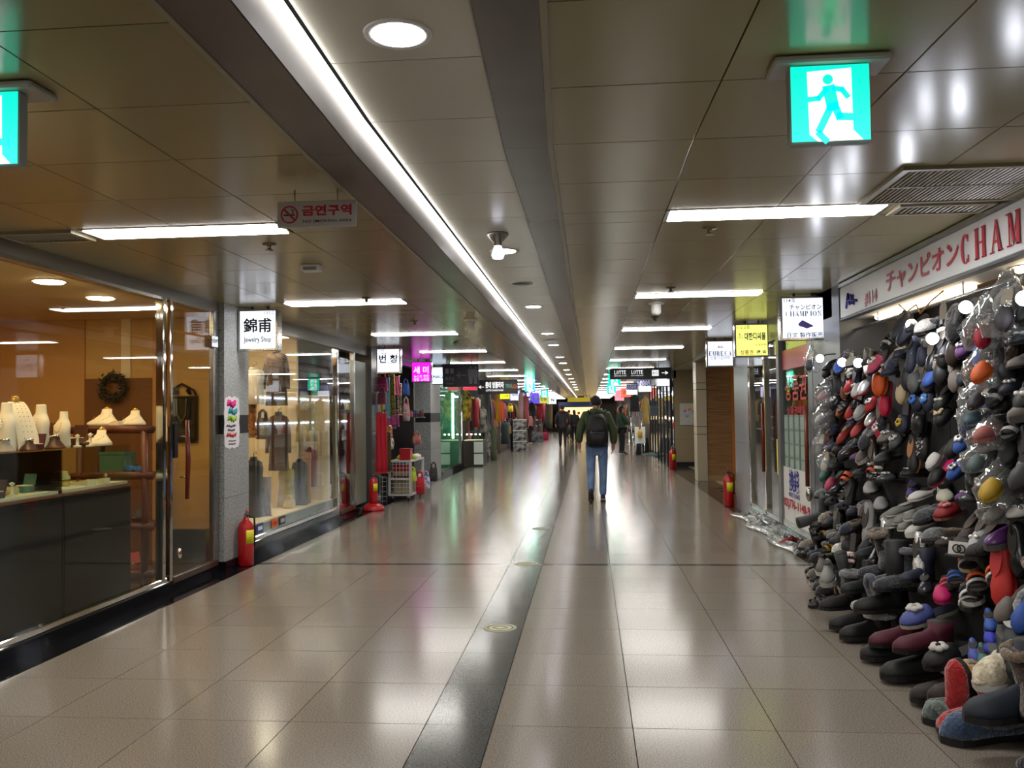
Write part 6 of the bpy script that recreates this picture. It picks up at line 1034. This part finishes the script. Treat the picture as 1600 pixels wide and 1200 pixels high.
b = st(987,642,1003,668,1.45); t = thing('steel_rack','silver slatted rack with goods behind the poster stand','rack',((b[0]+b[1])/2,b[4]+.3,0)); w_ = (b[1]-b[0])/2
for k in range(7): MB().cbox(-w_+2*w_*k/7,0,b[2],-w_+2*w_*(k+.8)/7,.03,b[3],.004).build('slat',steel,t)
for s in (-1,1): MB().tube([(s*w_,.01,0),(s*w_,.01,b[3]+.05)],.02,8).build('post',steel,t)
for k,(px,py) in enumerate([(984,695),(990,697)]): q = onZ(px,py,0); t = thing('steel_bollard','steel bollard on the floor at the shoe side stalls, %s one'%['first','second'][k],'post',(q.x,q.y,0)); MB().lathe([(.1,0),(.1,.02),(.05,.03),(.05,.9),(.06,.92),(0,.93)],n=14).build('tube',chrome,t); MB().lathe([(.055,.6),(.06,.62),(.055,.66)],n=14,cap=False).build('band',black,t)
coat('black dress on a tall mannequin at the shoe side stalls',st(984,618,999,643,1.4),fab('tall black',(20,20,22)),None,False); coat('red jacket hung deep along the shoe side',st(968,640,977,655,1.3),fab('jacket red',(190,24,40)),None)
# end of the passage: warm shop front and hanging yellow beam
b = at(893,637,918,652,Y=66); t = thing('end_shop','bright warm kiosk front closing the far end of the passage','shop front',((b[0]+b[1])/2,66,0)); w_ = 1.6
MB().cbox(-w_,.3,0,w_,1.6,2.3).build('body',M('kiosk body',(120,90,60),.6),t); MB().box(-w_*.9,.27,.9,w_*.9,.31,1.9).build('lit_panel',E('kiosk glow',(255,224,160),1.0),t)
for k in range(8): MB().cbox(-w_*.85+.4*k,.2,1.0+.35*(k%2),-w_*.85+.4*k+.2,.27,1.2+.35*(k%2),.01).build('goods_block',M('goods %d'%(k%5)),t)
MB().box(-w_,.22,1.95,w_,.3,2.3).build('sign_band',lit('kiosk blue',(40,46,90),.2),t); MB().cbox(-w_,.0,0,w_,.3,.85,.01).build('counter',M('counter brown'),t)
b = at(893,621,916,628,Y=58); t = thing('yellow_beam_sign','olive yellow hanging beam sign near the far end','sign',((b[0]+b[1])/2,58,b[2])); MB().cbox(-.75,-.05,0,.75,.05,b[3]-b[2]).build('panel',lit('beam yellow',(170,150,40),.7),t)
for s in (-1,1): MB().tube([(s*.5,0,b[3]-b[2]),(s*.5,0,2.57-b[2])],.015,6).build('rod',black,t)
# floor markings: round pale emblems on the dark strip
for k,y in enumerate((5.92,8.43,11.0)):
    t = thing('floor_emblem','%s round pale floor sticker with dark mark on the dark strip'%ORD[k+1],'floor sticker',(-.625,y,.0005),0,'round stickers on the dark strip'); MB().lathe([(.115,0),(.115,.0015),(0,.0018)],n=28).build('disc',M('pale sticker',(206,206,176),.35),t)
    m = MB(); m.tube([(.085*math.cos(2*PI*i/24),.085*math.sin(2*PI*i/24),.002) for i in range(25)],.004,4,flat=.3); m.tube([(-.05,.0,.002),(-.02,.03,.002),(.02,.03,.002),(.05,0,.002),(.0,-.045,.002),(-.05,0,.002)],.006,4,flat=.3); m.build('emblem',M('grey mark',(110,112,100),.5),t)
